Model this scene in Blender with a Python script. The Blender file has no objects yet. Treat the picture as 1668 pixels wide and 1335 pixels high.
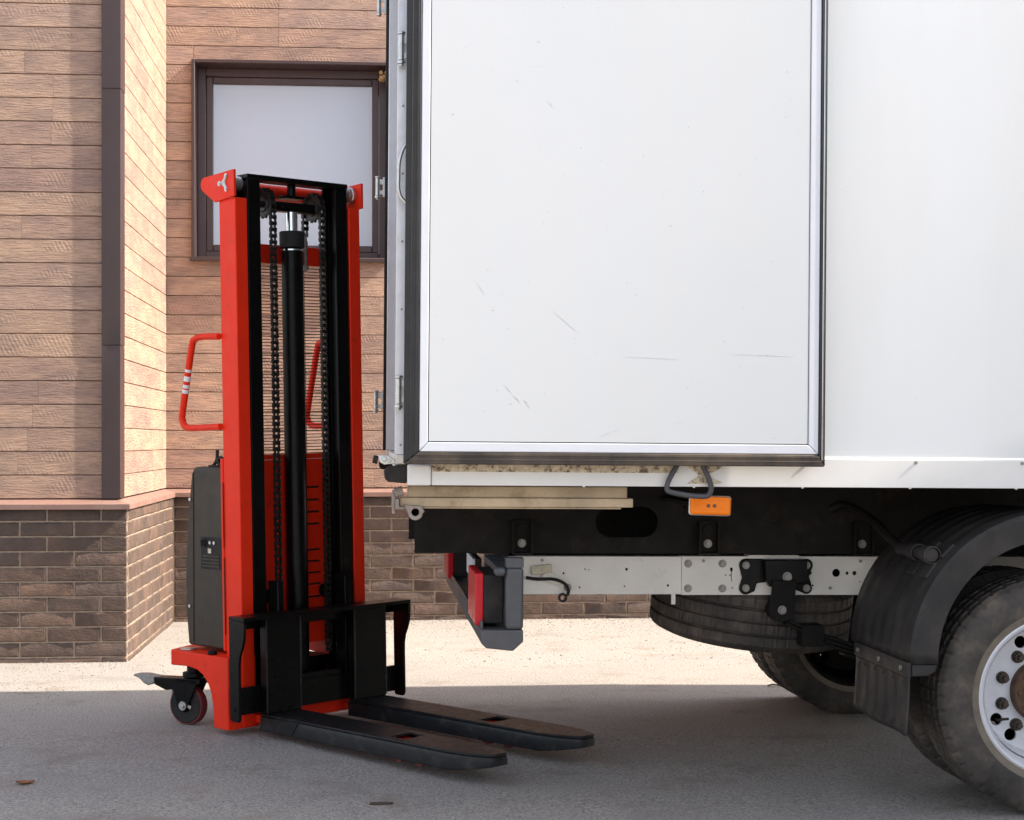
import bpy, bmesh, math, random
from math import sin, cos, pi, radians as R
from mathutils import Vector, Matrix, Euler
random.seed(11)
SC = bpy.context.scene
COL = SC.collection

# ------------------------------------------------------------------ camera, sky, sun, exposure
cam = bpy.data.cameras.new('camera'); camo = bpy.data.objects.new('camera', cam); COL.objects.link(camo)
camo.location = (0, 0, 1.2); camo.rotation_euler = (R(90), 0, 0)
cam.sensor_width = 36; cam.lens = 36*2700/1668; cam.shift_y = -(719-667.5)/1668*-1
cam.clip_start = 0.05; cam.clip_end = 600
SC.camera = camo

SUN_EL, SUN_AZ = R(42), R(0.9)           # azimuth measured from +X towards the viewer's side
sdir = Vector((cos(SUN_EL)*cos(SUN_AZ), -cos(SUN_EL)*sin(SUN_AZ), sin(SUN_EL)))
w = bpy.data.worlds.new('World'); SC.world = w; w.use_nodes = True
nt = w.node_tree; nt.nodes.clear()
sky = nt.nodes.new('ShaderNodeTexSky'); sky.sky_type = 'NISHITA'; sky.sun_disc = False
sky.sun_elevation = SUN_EL; sky.sun_rotation = R(90)+SUN_AZ; sky.dust_density = 2.5; sky.air_density = 1.0; sky.ozone_density = 1.2
bg = nt.nodes.new('ShaderNodeBackground'); bg.inputs['Strength'].default_value = 0.15
wo = nt.nodes.new('ShaderNodeOutputWorld')
hs = nt.nodes.new('ShaderNodeHueSaturation'); hs.inputs['Saturation'].default_value = .5
nt.links.new(sky.outputs[0], hs.inputs['Color']); nt.links.new(hs.outputs[0], bg.inputs[0]); nt.links.new(bg.outputs[0], wo.inputs[0])
sl = bpy.data.lights.new('sun', 'SUN'); sl.energy = 4.2; sl.angle = R(0.53); sl.color = (1.0, .90, .76)
so = bpy.data.objects.new('sun', sl); COL.objects.link(so); so.location = sdir*30
so.rotation_euler = (-sdir).to_track_quat('-Z', 'Y').to_euler()
vs = SC.view_settings; vs.view_transform = 'Standard'; vs.look = 'None'; vs.gamma = 1.0; vs.use_curve_mapping = False
vs.exposure = 1.40

# ------------------------------------------------------------------ materials
def newmat(name):
    m = bpy.data.materials.new(name); m.use_nodes = True
    n = m.node_tree; b = n.nodes['Principled BSDF']
    return m, n, b
def N(n, t, **kw):
    x = n.nodes.new(t)
    for k, v in kw.items():
        if k.startswith('i_'):
            key = k[2:]
            key = int(key) if key.isdigit() else key.replace('_', ' ')
            x.inputs[key].default_value = v
        else: setattr(x, k, v)
    return x
def L(n, a, b): n.links.new(a, b)
def coords(n, scale=(1, 1, 1), rand=False):
    tc = N(n, 'ShaderNodeTexCoord'); mp = N(n, 'ShaderNodeMapping'); mp.inputs['Scale'].default_value = scale
    if rand:
        oi = N(n, 'ShaderNodeObjectInfo'); ml = N(n, 'ShaderNodeMath', operation='MULTIPLY'); ml.inputs[1].default_value = 37.0
        ad = N(n, 'ShaderNodeVectorMath', operation='ADD')
        L(n, oi.outputs['Random'], ml.inputs[0]); L(n, ml.outputs[0], ad.inputs[1]); L(n, tc.outputs['Object'], ad.inputs[0])
        L(n, ad.outputs[0], mp.inputs['Vector'])
    else: L(n, tc.outputs['Object'], mp.inputs['Vector'])
    return mp.outputs[0]
def noise(n, vec, sc, det=4, rough=.6):
    x = N(n, 'ShaderNodeTexNoise'); x.inputs['Scale'].default_value = sc; x.inputs['Detail'].default_value = det; x.inputs['Roughness'].default_value = rough
    L(n, vec, x.inputs['Vector']); return x.outputs['Fac']
def ramp(n, fac, stops):
    r = N(n, 'ShaderNodeValToRGB'); e = r.color_ramp.elements
    while len(e) < len(stops): e.new(.5)
    for q, (p, c) in zip(e, stops):
        q.position = p; q.color = (*c, 1) if len(c) == 3 else c
    L(n, fac, r.inputs[0]); return r.outputs[0]
def mix(n, fac, a, b, bt='MIX'):
    x = N(n, 'ShaderNodeMix', data_type='RGBA', blend_type=bt)
    if isinstance(fac, (int, float)): x.inputs[0].default_value = fac
    else: L(n, fac, x.inputs[0])
    for i, v in ((6, a), (7, b)):
        if isinstance(v, tuple): x.inputs[i].default_value = (*v, 1)
        else: L(n, v, x.inputs[i])
    return x.outputs[2]
def bump(n, b, h, strength, dist=.01):
    x = N(n, 'ShaderNodeBump'); x.inputs['Strength'].default_value = strength; x.inputs['Distance'].default_value = dist
    L(n, h, x.inputs['Height']); L(n, x.outputs[0], b.inputs['Normal'])
def paint(name, col, rough=.4, metal=0., var=.12, vs=6., dirt=None, dirt_amt=.0, ds=9., bmp=.0, bs=180., coat=0., dthr=(.45, .75), spec=.5):
    m, n, b = newmat(name); v = coords(n)
    a = noise(n, v, vs)
    c = ramp(n, a, [(.3, tuple(x*(1-var) for x in col)), (.7, tuple(min(1, x*(1+var)) for x in col))])
    rr = N(n, 'ShaderNodeMapRange'); rr.inputs[1].default_value = .3; rr.inputs[2].default_value = .7
    rr.inputs[3].default_value = max(.03, rough-.08); rr.inputs[4].default_value = min(1, rough+.1)
    L(n, noise(n, v, vs*3.3), rr.inputs[0])
    if dirt:
        d = ramp(n, noise(n, v, ds, 8, .7), [(dthr[0], (0, 0, 0)), (dthr[1], (dirt_amt,)*3)])
        c = mix(n, d, c, dirt)
    L(n, c, b.inputs['Base Color']); L(n, rr.outputs[0], b.inputs['Roughness'])
    b.inputs['Metallic'].default_value = metal; b.inputs['Coat Weight'].default_value = coat; b.inputs['Coat Roughness'].default_value = .12
    b.inputs['Specular IOR Level'].default_value = spec
    if bmp: bump(n, b, noise(n, v, bs, 3), bmp, .002)
    return m

def wood_mat(name, stops, bstr):
    m, n, b = newmat(name)
    oi = N(n, 'ShaderNodeObjectInfo')
    v = coords(n, (8, 1, 85), True); v2 = coords(n, (5, 1, 14), True); v3 = coords(n, (45, 1, 130), True)
    g = noise(n, v, 1.6, 7, .65); big = noise(n, v2, .8, 3, .5)
    base = ramp(n, oi.outputs['Random'], stops)
    gr = ramp(n, g, [(.32, (.5, .47, .46)), (.5, (.96, .96, .96)), (.68, (1.3, 1.27, 1.2))])
    c = mix(n, .62, base, gr, 'MULTIPLY')
    bl = ramp(n, big, [(.35, (.72, .72, .76)), (.65, (1.15, 1.12, 1.06))])
    c = mix(n, .75, c, bl, 'MULTIPLY')
    L(n, c, b.inputs['Base Color']); b.inputs['Roughness'].default_value = .72
    # saw marks: tilted wave broken by noise
    wv = N(n, 'ShaderNodeTexWave', wave_type='BANDS', bands_direction='DIAGONAL'); wv.inputs['Scale'].default_value = 9; wv.inputs['Distortion'].default_value = 4; wv.inputs['Detail'].default_value = 5; wv.inputs['Detail Roughness'].default_value = .75
    L(n, coords(n, (3.0, .2, 1.5), True), wv.inputs['Vector'])
    msk = ramp(n, noise(n, v2, .5, 2), [(.54, (0, 0, 0)), (.66, (.55, .55, .55))])
    h = N(n, 'ShaderNodeMath', operation='MULTIPLY_ADD'); L(n, wv.outputs['Fac'], h.inputs[0]); L(n, msk, h.inputs[1])
    h2 = N(n, 'ShaderNodeMath', operation='MULTIPLY_ADD'); L(n, g, h2.inputs[0]); h2.inputs[1].default_value = 2.2; L(n, noise(n, v3, 1.0, 4), h2.inputs[2])
    L(n, h2.outputs[0], h.inputs[2]); bump(n, b, h.outputs[0], bstr, .0052)
    return m
M = {}
M['plank'] = wood_mat('wood_plank', [(0, (.36, .23, .182)), (.3, (.41, .268, .20)), (.65, (.45, .297, .216)), (1, (.385, .258, .21))], 1.)
def brick_mat():
    m, n, b = newmat('clinker_brick')
    oi = N(n, 'ShaderNodeObjectInfo'); v = coords(n, (1, 1, 1), True); vw = coords(n, (6, 1, 22), True)
    base = ramp(n, oi.outputs['Random'], [(0, (.076, .049, .038)), (.25, (.095, .060, .045)), (.5, (.078, .053, .043)), (.8, (.118, .070, .050)), (1, (.088, .060, .049))])
    mott = ramp(n, noise(n, v, 9, 6, .65), [(.3, (.62, .6, .6)), (.52, (1, 1, 1)), (.72, (1.6, 1.42, 1.25))])
    c = mix(n, .85, base, mott, 'MULTIPLY')
    grit = ramp(n, noise(n, v, 130, 3, .6), [(.4, (.85, .85, .85)), (.7, (1.2, 1.2, 1.2))])
    c = mix(n, .6, c, grit, 'MULTIPLY')
    # pale arrises: distance to the brick's own edge in generated space
    tc = N(n, 'ShaderNodeTexCoord'); sp = N(n, 'ShaderNodeSeparateXYZ'); L(n, tc.outputs['Generated'], sp.inputs[0])
    def edge(o, wd):
        a = N(n, 'ShaderNodeMath', operation='SUBTRACT'); L(n, o, a.inputs[0]); a.inputs[1].default_value = .5
        ab = N(n, 'ShaderNodeMath', operation='ABSOLUTE'); L(n, a.outputs[0], ab.inputs[0])
        g = N(n, 'ShaderNodeMapRange'); g.inputs[1].default_value = .5-wd; g.inputs[2].default_value = .5-wd*.35; L(n, ab.outputs[0], g.inputs[0]); return g.outputs[0]
    mx = N(n, 'ShaderNodeMath', operation='MAXIMUM'); L(n, edge(sp.outputs[0], .02), mx.inputs[0]); L(n, edge(sp.outputs[2], .06), mx.inputs[1])
    ml = N(n, 'ShaderNodeMath', operation='MULTIPLY'); L(n, mx.outputs[0], ml.inputs[0]); L(n, ramp(n, noise(n, v, 30, 3), [(.4, (0, 0, 0)), (.62, (.55, .55, .55))]), ml.inputs[1])
    c = mix(n, ml.outputs[0], c, (.42, .31, .22))
    L(n, c, b.inputs['Base Color']); b.inputs['Roughness'].default_value = .7
    ad = N(n, 'ShaderNodeMath', operation='MULTIPLY_ADD'); L(n, noise(n, v, 22, 6, .65), ad.inputs[0]); ad.inputs[1].default_value = 1.6; L(n, noise(n, vw, 6, 4), ad.inputs[2])
    bump(n, b, ad.outputs[0], .9, .0045); return m
M['brick'] = brick_mat()
M['mortar'] = paint('mortar', (.42, .33, .26), .9, var=.2, vs=25, bmp=.6, bs=160)
M['backing'] = paint('wall_backing', (.13, .085, .065), .9)
M['brown_metal'] = paint('brown_flashing', (.050, .028, .027), .46, var=.06, vs=3, bmp=.04, bs=12)
M['ledge'] = paint('ledge_flashing', (.24, .137, .112), .5, var=.08, vs=4, dirt=(.4, .3, .22), dirt_amt=.3)
M['frame'] = paint('window_frame', (.062, .038, .040), .4, var=.05)
M['blind'] = paint('blind_sky_tint', (.86, .855, .93), .9, var=.01, vs=2)  # lavender in the blind's colour stands in for sky reflected in the pane
M['red'] = paint('red_paint', (.80, .028, .006), .46, var=.07, vs=5, dirt=(.12, .022, .016), dirt_amt=.7, ds=9, bmp=.05, bs=60, coat=.0, spec=.22, dthr=(.6, .8))
M['red2'] = paint('red_tyre', (.16, .02, .022), .6)
M['black'] = paint('black_paint', (.0028, .0028, .003), .34, var=.3, vs=12, dirt=(.035, .028, .025), dirt_amt=.3, ds=24, bmp=.04, bs=70, dthr=(.6, .82), spec=.18)
M['black_worn'] = paint('worn_black_paint', (.008, .008, .009), .42, var=.4, vs=18, dirt=(.10, .088, .085), dirt_amt=.5, ds=16, bmp=.12, bs=90, dthr=(.54, .8), spec=.3)
M['cover'] = paint('black_abs_cover', (.032, .0225, .0145), .45, var=.1, vs=5, bmp=.12, bs=420, spec=.35)
M['rubber'] = paint('black_rubber', (.018, .017, .018), .62, var=.2, vs=14, dirt=(.12, .09, .065), dirt_amt=.25, spec=.2)
M['seal_dirty'] = paint('dirty_door_seal', (.035, .027, .022), .6, var=.4, vs=9, dirt=(.17, .115, .07), dirt_amt=.7, ds=7, dthr=(.4, .75))
M['seal'] = paint('door_seal_rubber', (.009, .0085, .010), .5, var=.2, vs=14, dirt=(.05, .04, .035), dirt_amt=.25)
M['steel'] = paint('zinc_steel', (.55, .55, .54), .33, metal=.9, var=.15, vs=30)
M['chrome'] = paint('polished_rod', (.75, .75, .76), .15, metal=1., var=.03)
M['chain'] = paint('oiled_chain', (.035, .031, .028), .42, metal=.6, var=.35, vs=40)
M['alu'] = paint('aluminium_profile', (.70, .70, .74), .38, metal=.55, var=.05, vs=14)
M['alu_white'] = paint('pale_trim', (.62, .635, .69), .36, var=.03, vs=14)
M['sill'] = paint('sill_bounce_tint', (.77, .755, .73), .4, var=.04, vs=6)  # slight cream in the colour stands in for warm light bounced off the ground
M['cream'] = paint('cream_paint', (.74, .70, .62), .5, var=.06, vs=8, dirt=(.35, .25, .15), dirt_amt=.4, ds=16, dthr=(.62, .85))
M['rail'] = paint('pale_chassis_paint', (.88, .83, .76), .5, var=.05, vs=7, dirt=(.34, .25, .17), dirt_amt=.5, ds=10, dthr=(.58, .85), bmp=.06, bs=50)
M['rust_strip'] = paint('flaking_strip', (.62, .52, .38), .75, var=.25, vs=60, dirt=(.10, .065, .04), dirt_amt=.9, ds=48, dthr=(.5, .6), bmp=.7, bs=120)
M['beam'] = paint('stained_beam', (.50, .385, .255), .6, var=.2, vs=9, dirt=(.20, .12, .065), dirt_amt=.9, ds=6.5, dthr=(.5, .72), bmp=.15, bs=70)
M['under'] = paint('dirty_underbody', (.011, .0092, .008), .62, var=.4, vs=5, dirt=(.10, .065, .04), dirt_amt=.35, ds=7, dthr=(.55, .85), bmp=.15, bs=80, spec=.2)
M['fender'] = paint('fender_plastic', (.032, .030, .030), .5, var=.2, vs=4, dirt=(.14, .115, .095), dirt_amt=.35, ds=5, dthr=(.42, .8), bmp=.08, bs=150, spec=.2)
M['bumper'] = paint('grey_bumper_paint', (.06, .062, .07), .5, var=.1, vs=8, bmp=.08, bs=150, dirt=(.13, .11, .1), dirt_amt=.3)
M['bolt'] = paint('dull_bolt', (.30, .28, .26), .5, metal=.5, var=.2, vs=40)
M['hub'] = paint('rusty_hub', (.10, .052, .028), .75, var=.35, vs=22, dirt=(.17, .11, .07), dirt_amt=.6, bmp=.3, bs=90)
M['rim'] = paint('white_rim', (.70, .70, .74), .5, var=.04, vs=8, dirt=(.42, .35, .28), dirt_amt=.55, ds=7, dthr=(.5, .8))
M['nut'] = paint('lug_nut', (.06, .045, .035), .5, metal=.4, var=.3, vs=60)
M['tape'] = paint('white_tape', (.75, .74, .74), .5)
M['tag'] = paint('paper_tag', (.62, .55, .42), .8, var=.2, vs=60)
M['leaf'] = paint('dry_leaf', (.30, .11, .035), .8, var=.3, vs=60)
M['chip'] = paint('dark_chip', (.07, .05, .035), .9)
M['old_steel'] = paint('dirty_steel', (.30, .26, .225), .6, var=.2, vs=25, dirt=(.15, .10, .07), dirt_amt=.5)
M['scuff'] = paint('scuff', (.46, .455, .445), .7, var=.5, vs=90)
M['nest'] = paint('mud', (.36, .23, .11), .9, var=.3, vs=90, bmp=.8, bs=200)
M['interior'] = paint('cargo_lining', (.62, .62, .63), .6)

def white_panel(name, dots, k):
    m, n, b = newmat(name); v = coords(n)
    c = ramp(n, noise(n, v, 1.3, 4), [(.3, (.72*k, .745*k, .77*k)), (.7, (.755*k, .77*k, .79*k))])
    # faint scuffs: thin dark streaks in stretched noise, only in patches
    sv = coords(n, (2.2, 1, 26)); st = ramp(n, noise(n, sv, 2.6, 9, .72), [(.645, (0, 0, 0)), (.70, (.55, .55, .55))])
    pt = ramp(n, noise(n, v, 2.3, 2), [(.52, (0, 0, 0)), (.62, (1, 1, 1))])
    f = mix(n, 1., st, pt, 'MULTIPLY')
    c = mix(n, f, c, (.36, .36, .35))
    sp = ramp(n, noise(n, v, 55, 2), [(.735, (0, 0, 0)), (.76, (.5, .5, .5))])
    c = mix(n, sp, c, (.35, .33, .3))
    gr = ramp(n, noise(n, coords(n, (3.5, 1, .5)), 1.2, 6, .6), [(.45, (0, 0, 0)), (.75, (.28, .28, .28))]); c = mix(n, gr, c, (.60, .585, .55))
    L(n, c, b.inputs['Base Color']); b.inputs['Roughness'].default_value = .4
    if dots:
        vo = N(n, 'ShaderNodeTexVoronoi'); vo.inputs['Scale'].default_value = 130; L(n, v, vo.inputs['Vector'])
        bump(n, b, vo.outputs['Distance'], .018, .002)
    else: bump(n, b, noise(n, v, 5, 2), .05, .01)
    return m
M['door'] = white_panel('door_panel_white', False, .79); M['side'] = white_panel('side_panel_white', True, .90)

def tyre_mat():
    m, n, b = newmat('tyre_rubber'); v = coords(n)
    c = ramp(n, noise(n, v, 7, 6, .65), [(.3, (.024, .021, .020)), (.5, (.058, .048, .041)), (.7, (.15, .12, .092))])
    c = mix(n, ramp(n, noise(n, v, 38, 5), [(.5, (0, 0, 0)), (.75, (.5, .5, .5))]), c, (.085, .07, .055))
    L(n, c, b.inputs['Base Color']); b.inputs['Roughness'].default_value = .68
    bump(n, b, noise(n, v, 120, 3), .2, .002); return m
M['tyre'] = tyre_mat()
M['bead'] = paint('dusty_sidewall', (.20, .165, .125), .8, var=.15, vs=12, dirt=(.05, .045, .04), dirt_amt=.6, ds=16)

def lens(name, col, tr=.35):
    m, n, b = newmat(name); v = coords(n)
    b.inputs['Base Color'].default_value = (*col, 1); b.inputs['Roughness'].default_value = .22; b.inputs['Specular IOR Level'].default_value = .3; b.inputs['Coat Weight'].default_value = .0; b.inputs['Coat Roughness'].default_value = .03
    b.inputs['Subsurface Weight'].default_value = tr; b.inputs['Subsurface Radius'].default_value = (.02, .006, .002); b.inputs['Subsurface Scale'].default_value = .5
    wv = N(n, 'ShaderNodeTexWave', bands_direction='Z'); wv.inputs['Scale'].default_value = 60; L(n, v, wv.inputs['Vector']); bump(n, b, wv.outputs['Fac'], .25, .003)
    return m
M['lens_red'] = lens('red_lens', (.5, .012, .02)); M['lens_amber'] = lens('amber_lens', (1.0, .23, .002), .0)

def glass_mat():
    m, n, b = newmat('window_glass'); out = n.nodes['Material Output']; n.nodes.remove(b)
    tr = N(n, 'ShaderNodeBsdfTransparent'); tr.inputs[0].default_value = (.86, .88, .9, 1); gl = N(n, 'ShaderNodeBsdfGlossy'); gl.inputs['Roughness'].default_value = .01
    mx = N(n, 'ShaderNodeMixShader'); mx.inputs[0].default_value = .075; L(n, tr.outputs[0], mx.inputs[1]); L(n, gl.outputs[0], mx.inputs[2]); L(n, mx.outputs[0], out.inputs[0])
    return m
M['glass'] = glass_mat()

def ground_mat():
    m, n, b = newmat('dusty_asphalt'); v = coords(n)
    c = ramp(n, noise(n, v, .7, 5), [(.3, (.29, .266, .245)), (.7, (.345, .312, .282))])
    ag = ramp(n, noise(n, v, 95, 4, .7), [(.3, (.30, .30, .32)), (.5, (1, 1, 1)), (.7, (1.5, 1.47, 1.4))])
    c = mix(n, .9, c, ag, 'MULTIPLY')
    vo = N(n, 'ShaderNodeTexVoronoi'); vo.inputs['Scale'].default_value = 150; L(n, v, vo.inputs['Vector'])
    stn = ramp(n, vo.outputs['Color'], [(.0, (.7, .7, .7)), (.8, (1, 1, 1)), (1, (1.5, 1.48, 1.42))])
    c = mix(n, .5, c, stn, 'MULTIPLY')
    # old oily stains and pale dust
    oil = ramp(n, noise(n, v, 2.1, 5, .6), [(.58, (0, 0, 0)), (.70, (.5, .5, .5))]); c = mix(n, oil, c, (.17, .148, .132))
    br = ramp(n, noise(n, v, 3.3, 7, .68), [(.55, (0, 0, 0)), (.70, (.7, .7, .7))]); c = mix(n, br, c, (.205, .16, .125))
    ck = N(n, 'ShaderNodeTexVoronoi', feature='DISTANCE_TO_EDGE'); ck.inputs['Scale'].default_value = .55
    wp = N(n, 'ShaderNodeVectorMath', operation='MULTIPLY_ADD'); wn = N(n, 'ShaderNodeTexNoise'); wn.inputs['Scale'].default_value = 2.5; wn.inputs['Detail'].default_value = 6; L(n, v, wn.inputs['Vector']); L(n, wn.outputs['Color'], wp.inputs[0]); wp.inputs[1].default_value = (.5, .5, .5); L(n, v, wp.inputs[2]); L(n, wp.outputs[0], ck.inputs['Vector'])
    cf = ramp(n, ck.outputs['Distance'], [(.0, (.25, .25, .25)), (.003, (0, 0, 0))]); c = mix(n, cf, c, (.07, .062, .055))
    L(n, c, b.inputs['Base Color']); b.inputs['Roughness'].default_value = .85
    ad = N(n, 'ShaderNodeMath', operation='MULTIPLY_ADD'); L(n, vo.outputs['Distance'], ad.inputs[0]); ad.inputs[1].default_value = .6; L(n, noise(n, v, 70, 4, .7), ad.inputs[2])
    bump(n, b, ad.outputs[0], .75, .005); return m
M['ground'] = ground_mat()
def gravel_mat():
    m, n, b = newmat('gravel'); g = N(n, 'ShaderNodeNewGeometry')
    c = ramp(n, g.outputs['Random Per Island'], [(0, (.12, .11, .10)), (.5, (.24, .22, .20)), (1, (.36, .33, .29))])
    L(n, c, b.inputs['Base Color']); b.inputs['Roughness'].default_value = .9; return m
M['gravel'] = gravel_mat()

# ------------------------------------------------------------------ mesh builder
class MB:
    def __init__(s, xf=None): s.v = []; s.f = []; s.mi = []; s.xf = xf; s.cur = 0
    def add(s, vs, fs):
        o = len(s.v)
        for p in vs:
            p = Vector(p); s.v.append(s.xf @ p if s.xf is not None else p)
        for f in fs: s.f.append([i+o for i in f]); s.mi.append(s.cur)
    def box(s, x0, x1, y0, y1, z0, z1):
        s.add([(x0, y0, z0), (x1, y0, z0), (x1, y1, z0), (x0, y1, z0), (x0, y0, z1), (x1, y0, z1), (x1, y1, z1), (x0, y1, z1)],
              [(0, 3, 2, 1), (4, 5, 6, 7), (0, 1, 5, 4), (1, 2, 6, 5), (2, 3, 7, 6), (3, 0, 4, 7)]); return s
    def prism(s, poly, axis, a0, a1):
        # poly: 2-D outline of the two axes left over, extruded along axis
        n = len(poly)
        def P(p, a): q = list(p); q.insert(axis, a); return tuple(q)
        s.add([P(p, a0) for p in poly]+[P(p, a1) for p in poly],
              [tuple(range(n-1, -1, -1)), tuple(range(n, 2*n))]+[(i, (i+1) % n, n+(i+1) % n, n+i) for i in range(n)]); return s
    def cyl(s, p0, p1, r, n=16, r1=None):
        p0 = Vector(p0); p1 = Vector(p1); d = (p1-p0).normalized(); a = d.orthogonal().normalized(); b = d.cross(a); r1 = r if r1 is None else r1
        vs = [p0+(a*cos(t)+b*sin(t))*r for t in [2*pi*i/n for i in range(n)]]+[p1+(a*cos(t)+b*sin(t))*r1 for t in [2*pi*i/n for i in range(n)]]
        s.add(vs, [tuple(range(n-1, -1, -1)), tuple(range(n, 2*n))]+[(i, (i+1) % n, n+(i+1) % n, n+i) for i in range(n)]); return s
    def tube(s, pts, r, n=10):
        pts = [Vector(p) for p in pts]; rings = []; prev = None
        for i, p in enumerate(pts):
            d = (pts[min(i+1, len(pts)-1)]-pts[max(i-1, 0)]).normalized()
            a = (prev-d*prev.dot(d)).normalized() if prev is not None else d.orthogonal().normalized()
            prev = a; b = d.cross(a); rings.append([p+(a*cos(2*pi*k/n)+b*sin(2*pi*k/n))*r for k in range(n)])
        vs = [q for rg in rings for q in rg]; fs = [tuple(range(n-1, -1, -1)), tuple(range(len(vs)-n, len(vs)))]
        for i in range(len(rings)-1):
            for k in range(n): fs.append((i*n+k, i*n+(k+1) % n, (i+1)*n+(k+1) % n, (i+1)*n+k))
        s.add(vs, fs); return s
    def lathe(s, prof, c, axis, n=64, mod=None, closed=False):
        # prof: (radius, along-axis); rotates about `axis` through c
        vs = []
        for j in range(n):
            t = 2*pi*j/n
            for i, (r, h) in enumerate(prof):
                rr = r+(mod(i, j) if mod else 0); q = [rr*cos(t), rr*sin(t)]; q.insert(axis, h); vs.append(Vector(q)+Vector(c))
        m = len(prof); fs = []
        for j in range(n):
            for i in range(m if closed else m-1): fs.append((j*m+i, j*m+(i+1) % m, ((j+1) % n)*m+(i+1) % m, ((j+1) % n)*m+i))
        s.add(vs, fs); return s
    def holed(s, outer, holes, axis, a0, a1):
        bm = bmesh.new(); es = []
        def P(p): q = list(p); q.insert(axis, a0); return tuple(q)
        for lp in [outer]+holes:
            vv = [bm.verts.new(P(p)) for p in lp]; es += [bm.edges.new((vv[i], vv[(i+1) % len(vv)])) for i in range(len(vv))]
        r = bmesh.ops.triangle_fill(bm, use_beauty=True, use_dissolve=False, edges=es)
        fs = [g for g in r['geom'] if isinstance(g, bmesh.types.BMFace)]
        ex = bmesh.ops.extrude_face_region(bm, geom=fs)
        d = [0, 0, 0]; d[axis] = a1-a0
        bmesh.ops.translate(bm, vec=d, verts=[g for g in ex['geom'] if isinstance(g, bmesh.types.BMVert)])
        bmesh.ops.recalc_face_normals(bm, faces=bm.faces[:])
        bm.verts.index_update(); s.add([v.co.copy() for v in bm.verts], [[v.index for v in f.verts] for f in bm.faces]); bm.free(); return s
    def mesh(s, name, mats, smooth=30):
        me = bpy.data.meshes.new(name); me.from_pydata([tuple(v) for v in s.v], [], s.f)
        if not isinstance(mats, (list, tuple)): mats = [mats]
        for m in mats: me.materials.append(m)
        me.polygons.foreach_set('material_index', s.mi); me.update()
        bm = bmesh.new(); bm.from_mesh(me); bmesh.ops.recalc_face_normals(bm, faces=bm.faces[:]); bm.to_mesh(me); bm.free()
        if smooth:
            me.polygons.foreach_set('use_smooth', [True]*len(me.polygons)); me.set_sharp_from_angle(angle=R(smooth))
        return me
    def build(s, name, mats, parent=None, bev=0, seg=2, smooth=30, label=None, kind=None):
        o = bpy.data.objects.new(name, s.mesh(name, mats, smooth)); COL.objects.link(o)
        if parent is not None: o.parent = parent
        if bev:
            b = o.modifiers.new('bevel', 'BEVEL'); b.width = bev; b.segments = seg; b.limit_method = 'ANGLE'; b.angle_limit = R(40)
        if label: o['label'] = label
        if kind: o['kind'] = kind
        return o
def inst(name, me, parent, loc=(0, 0, 0), rot=(0, 0, 0), sc=(1, 1, 1)):
    o = bpy.data.objects.new(name, me); COL.objects.link(o); o.parent = parent; o.location = loc; o.rotation_euler = rot; o.scale = sc; return o
def thing(name, label, cat, loc=(0, 0, 0), rot=(0, 0, 0)):
    o = bpy.data.objects.new(name, None); COL.objects.link(o); o.location = loc; o.rotation_euler = rot; o.empty_display_size = .3
    o['label'] = label; o['category'] = cat; return o
def circ(cx, cy, r, n=20, a0=0.): return [(cx+r*cos(a0+2*pi*i/n), cy+r*sin(a0+2*pi*i/n)) for i in range(n)]
def arc(cx, cy, r, d0, d1, n): return [(cx+r*cos(R(d0+(d1-d0)*i/n)), cy+r*sin(R(d0+(d1-d0)*i/n))) for i in range(n+1)]
def smoothpath(pts, k=6):
    pts = [Vector(p) for p in pts]; out = []
    for i in range(len(pts)-1):
        p0 = pts[max(i-1, 0)]; p1 = pts[i]; p2 = pts[i+1]; p3 = pts[min(i+2, len(pts)-1)]
        for j in range(k):
            t = j/k; out.append(.5*((2*p1)+(p2-p0)*t+(2*p0-5*p1+4*p2-p3)*t*t+(3*p1-p0-3*p2+p3)*t**3))
    return out+[pts[-1]]

# ------------------------------------------------------------------ ground
g = MB(); S_ = 250
# the yard falls gently (2 %) from the stacker towards the viewer
YB = [(-S_, -.06), (4.0, -.06), (6.9, 0), (S_, 0)]
g.add([(x, y, z) for y, z in YB for x in (-S_, S_)], [(0, 1, 3, 2), (2, 3, 5, 4), (4, 5, 7, 6)])
g.build('ground', M['ground'], smooth=0, kind='structure')
gv = MB()
def pebble(x, y, s):
    a = random.random()*6; vs = []
    for k in range(5): vs.append((x+s*cos(a+k*1.256)*random.uniform(.7, 1.2), y+s*sin(a+k*1.256)*random.uniform(.7, 1.2), s*.1))
    vs += [(x, y, s*random.uniform(.5, .9)), (x, y, -s*.2)]
    gv.add(vs, [(i, (i+1) % 5, 5) for i in range(5)]+[((i+1) % 5, i, 6) for i in range(5)])
for i in range(9000):
    t = random.random()**2.4; x = random.uniform(-3.2, 3.4)
    yw = 9.05+.078*(x+2.09) if x < -2.1 else 11.03+.078*(x+2.09)
    y = yw-.01-t*2.4
    pebble(x, y, random.uniform(.002, .006)*(1.7 if random.random() < .05 else 1))
gv.build('gravel', M['gravel'], kind='stuff', smooth=0)

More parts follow.
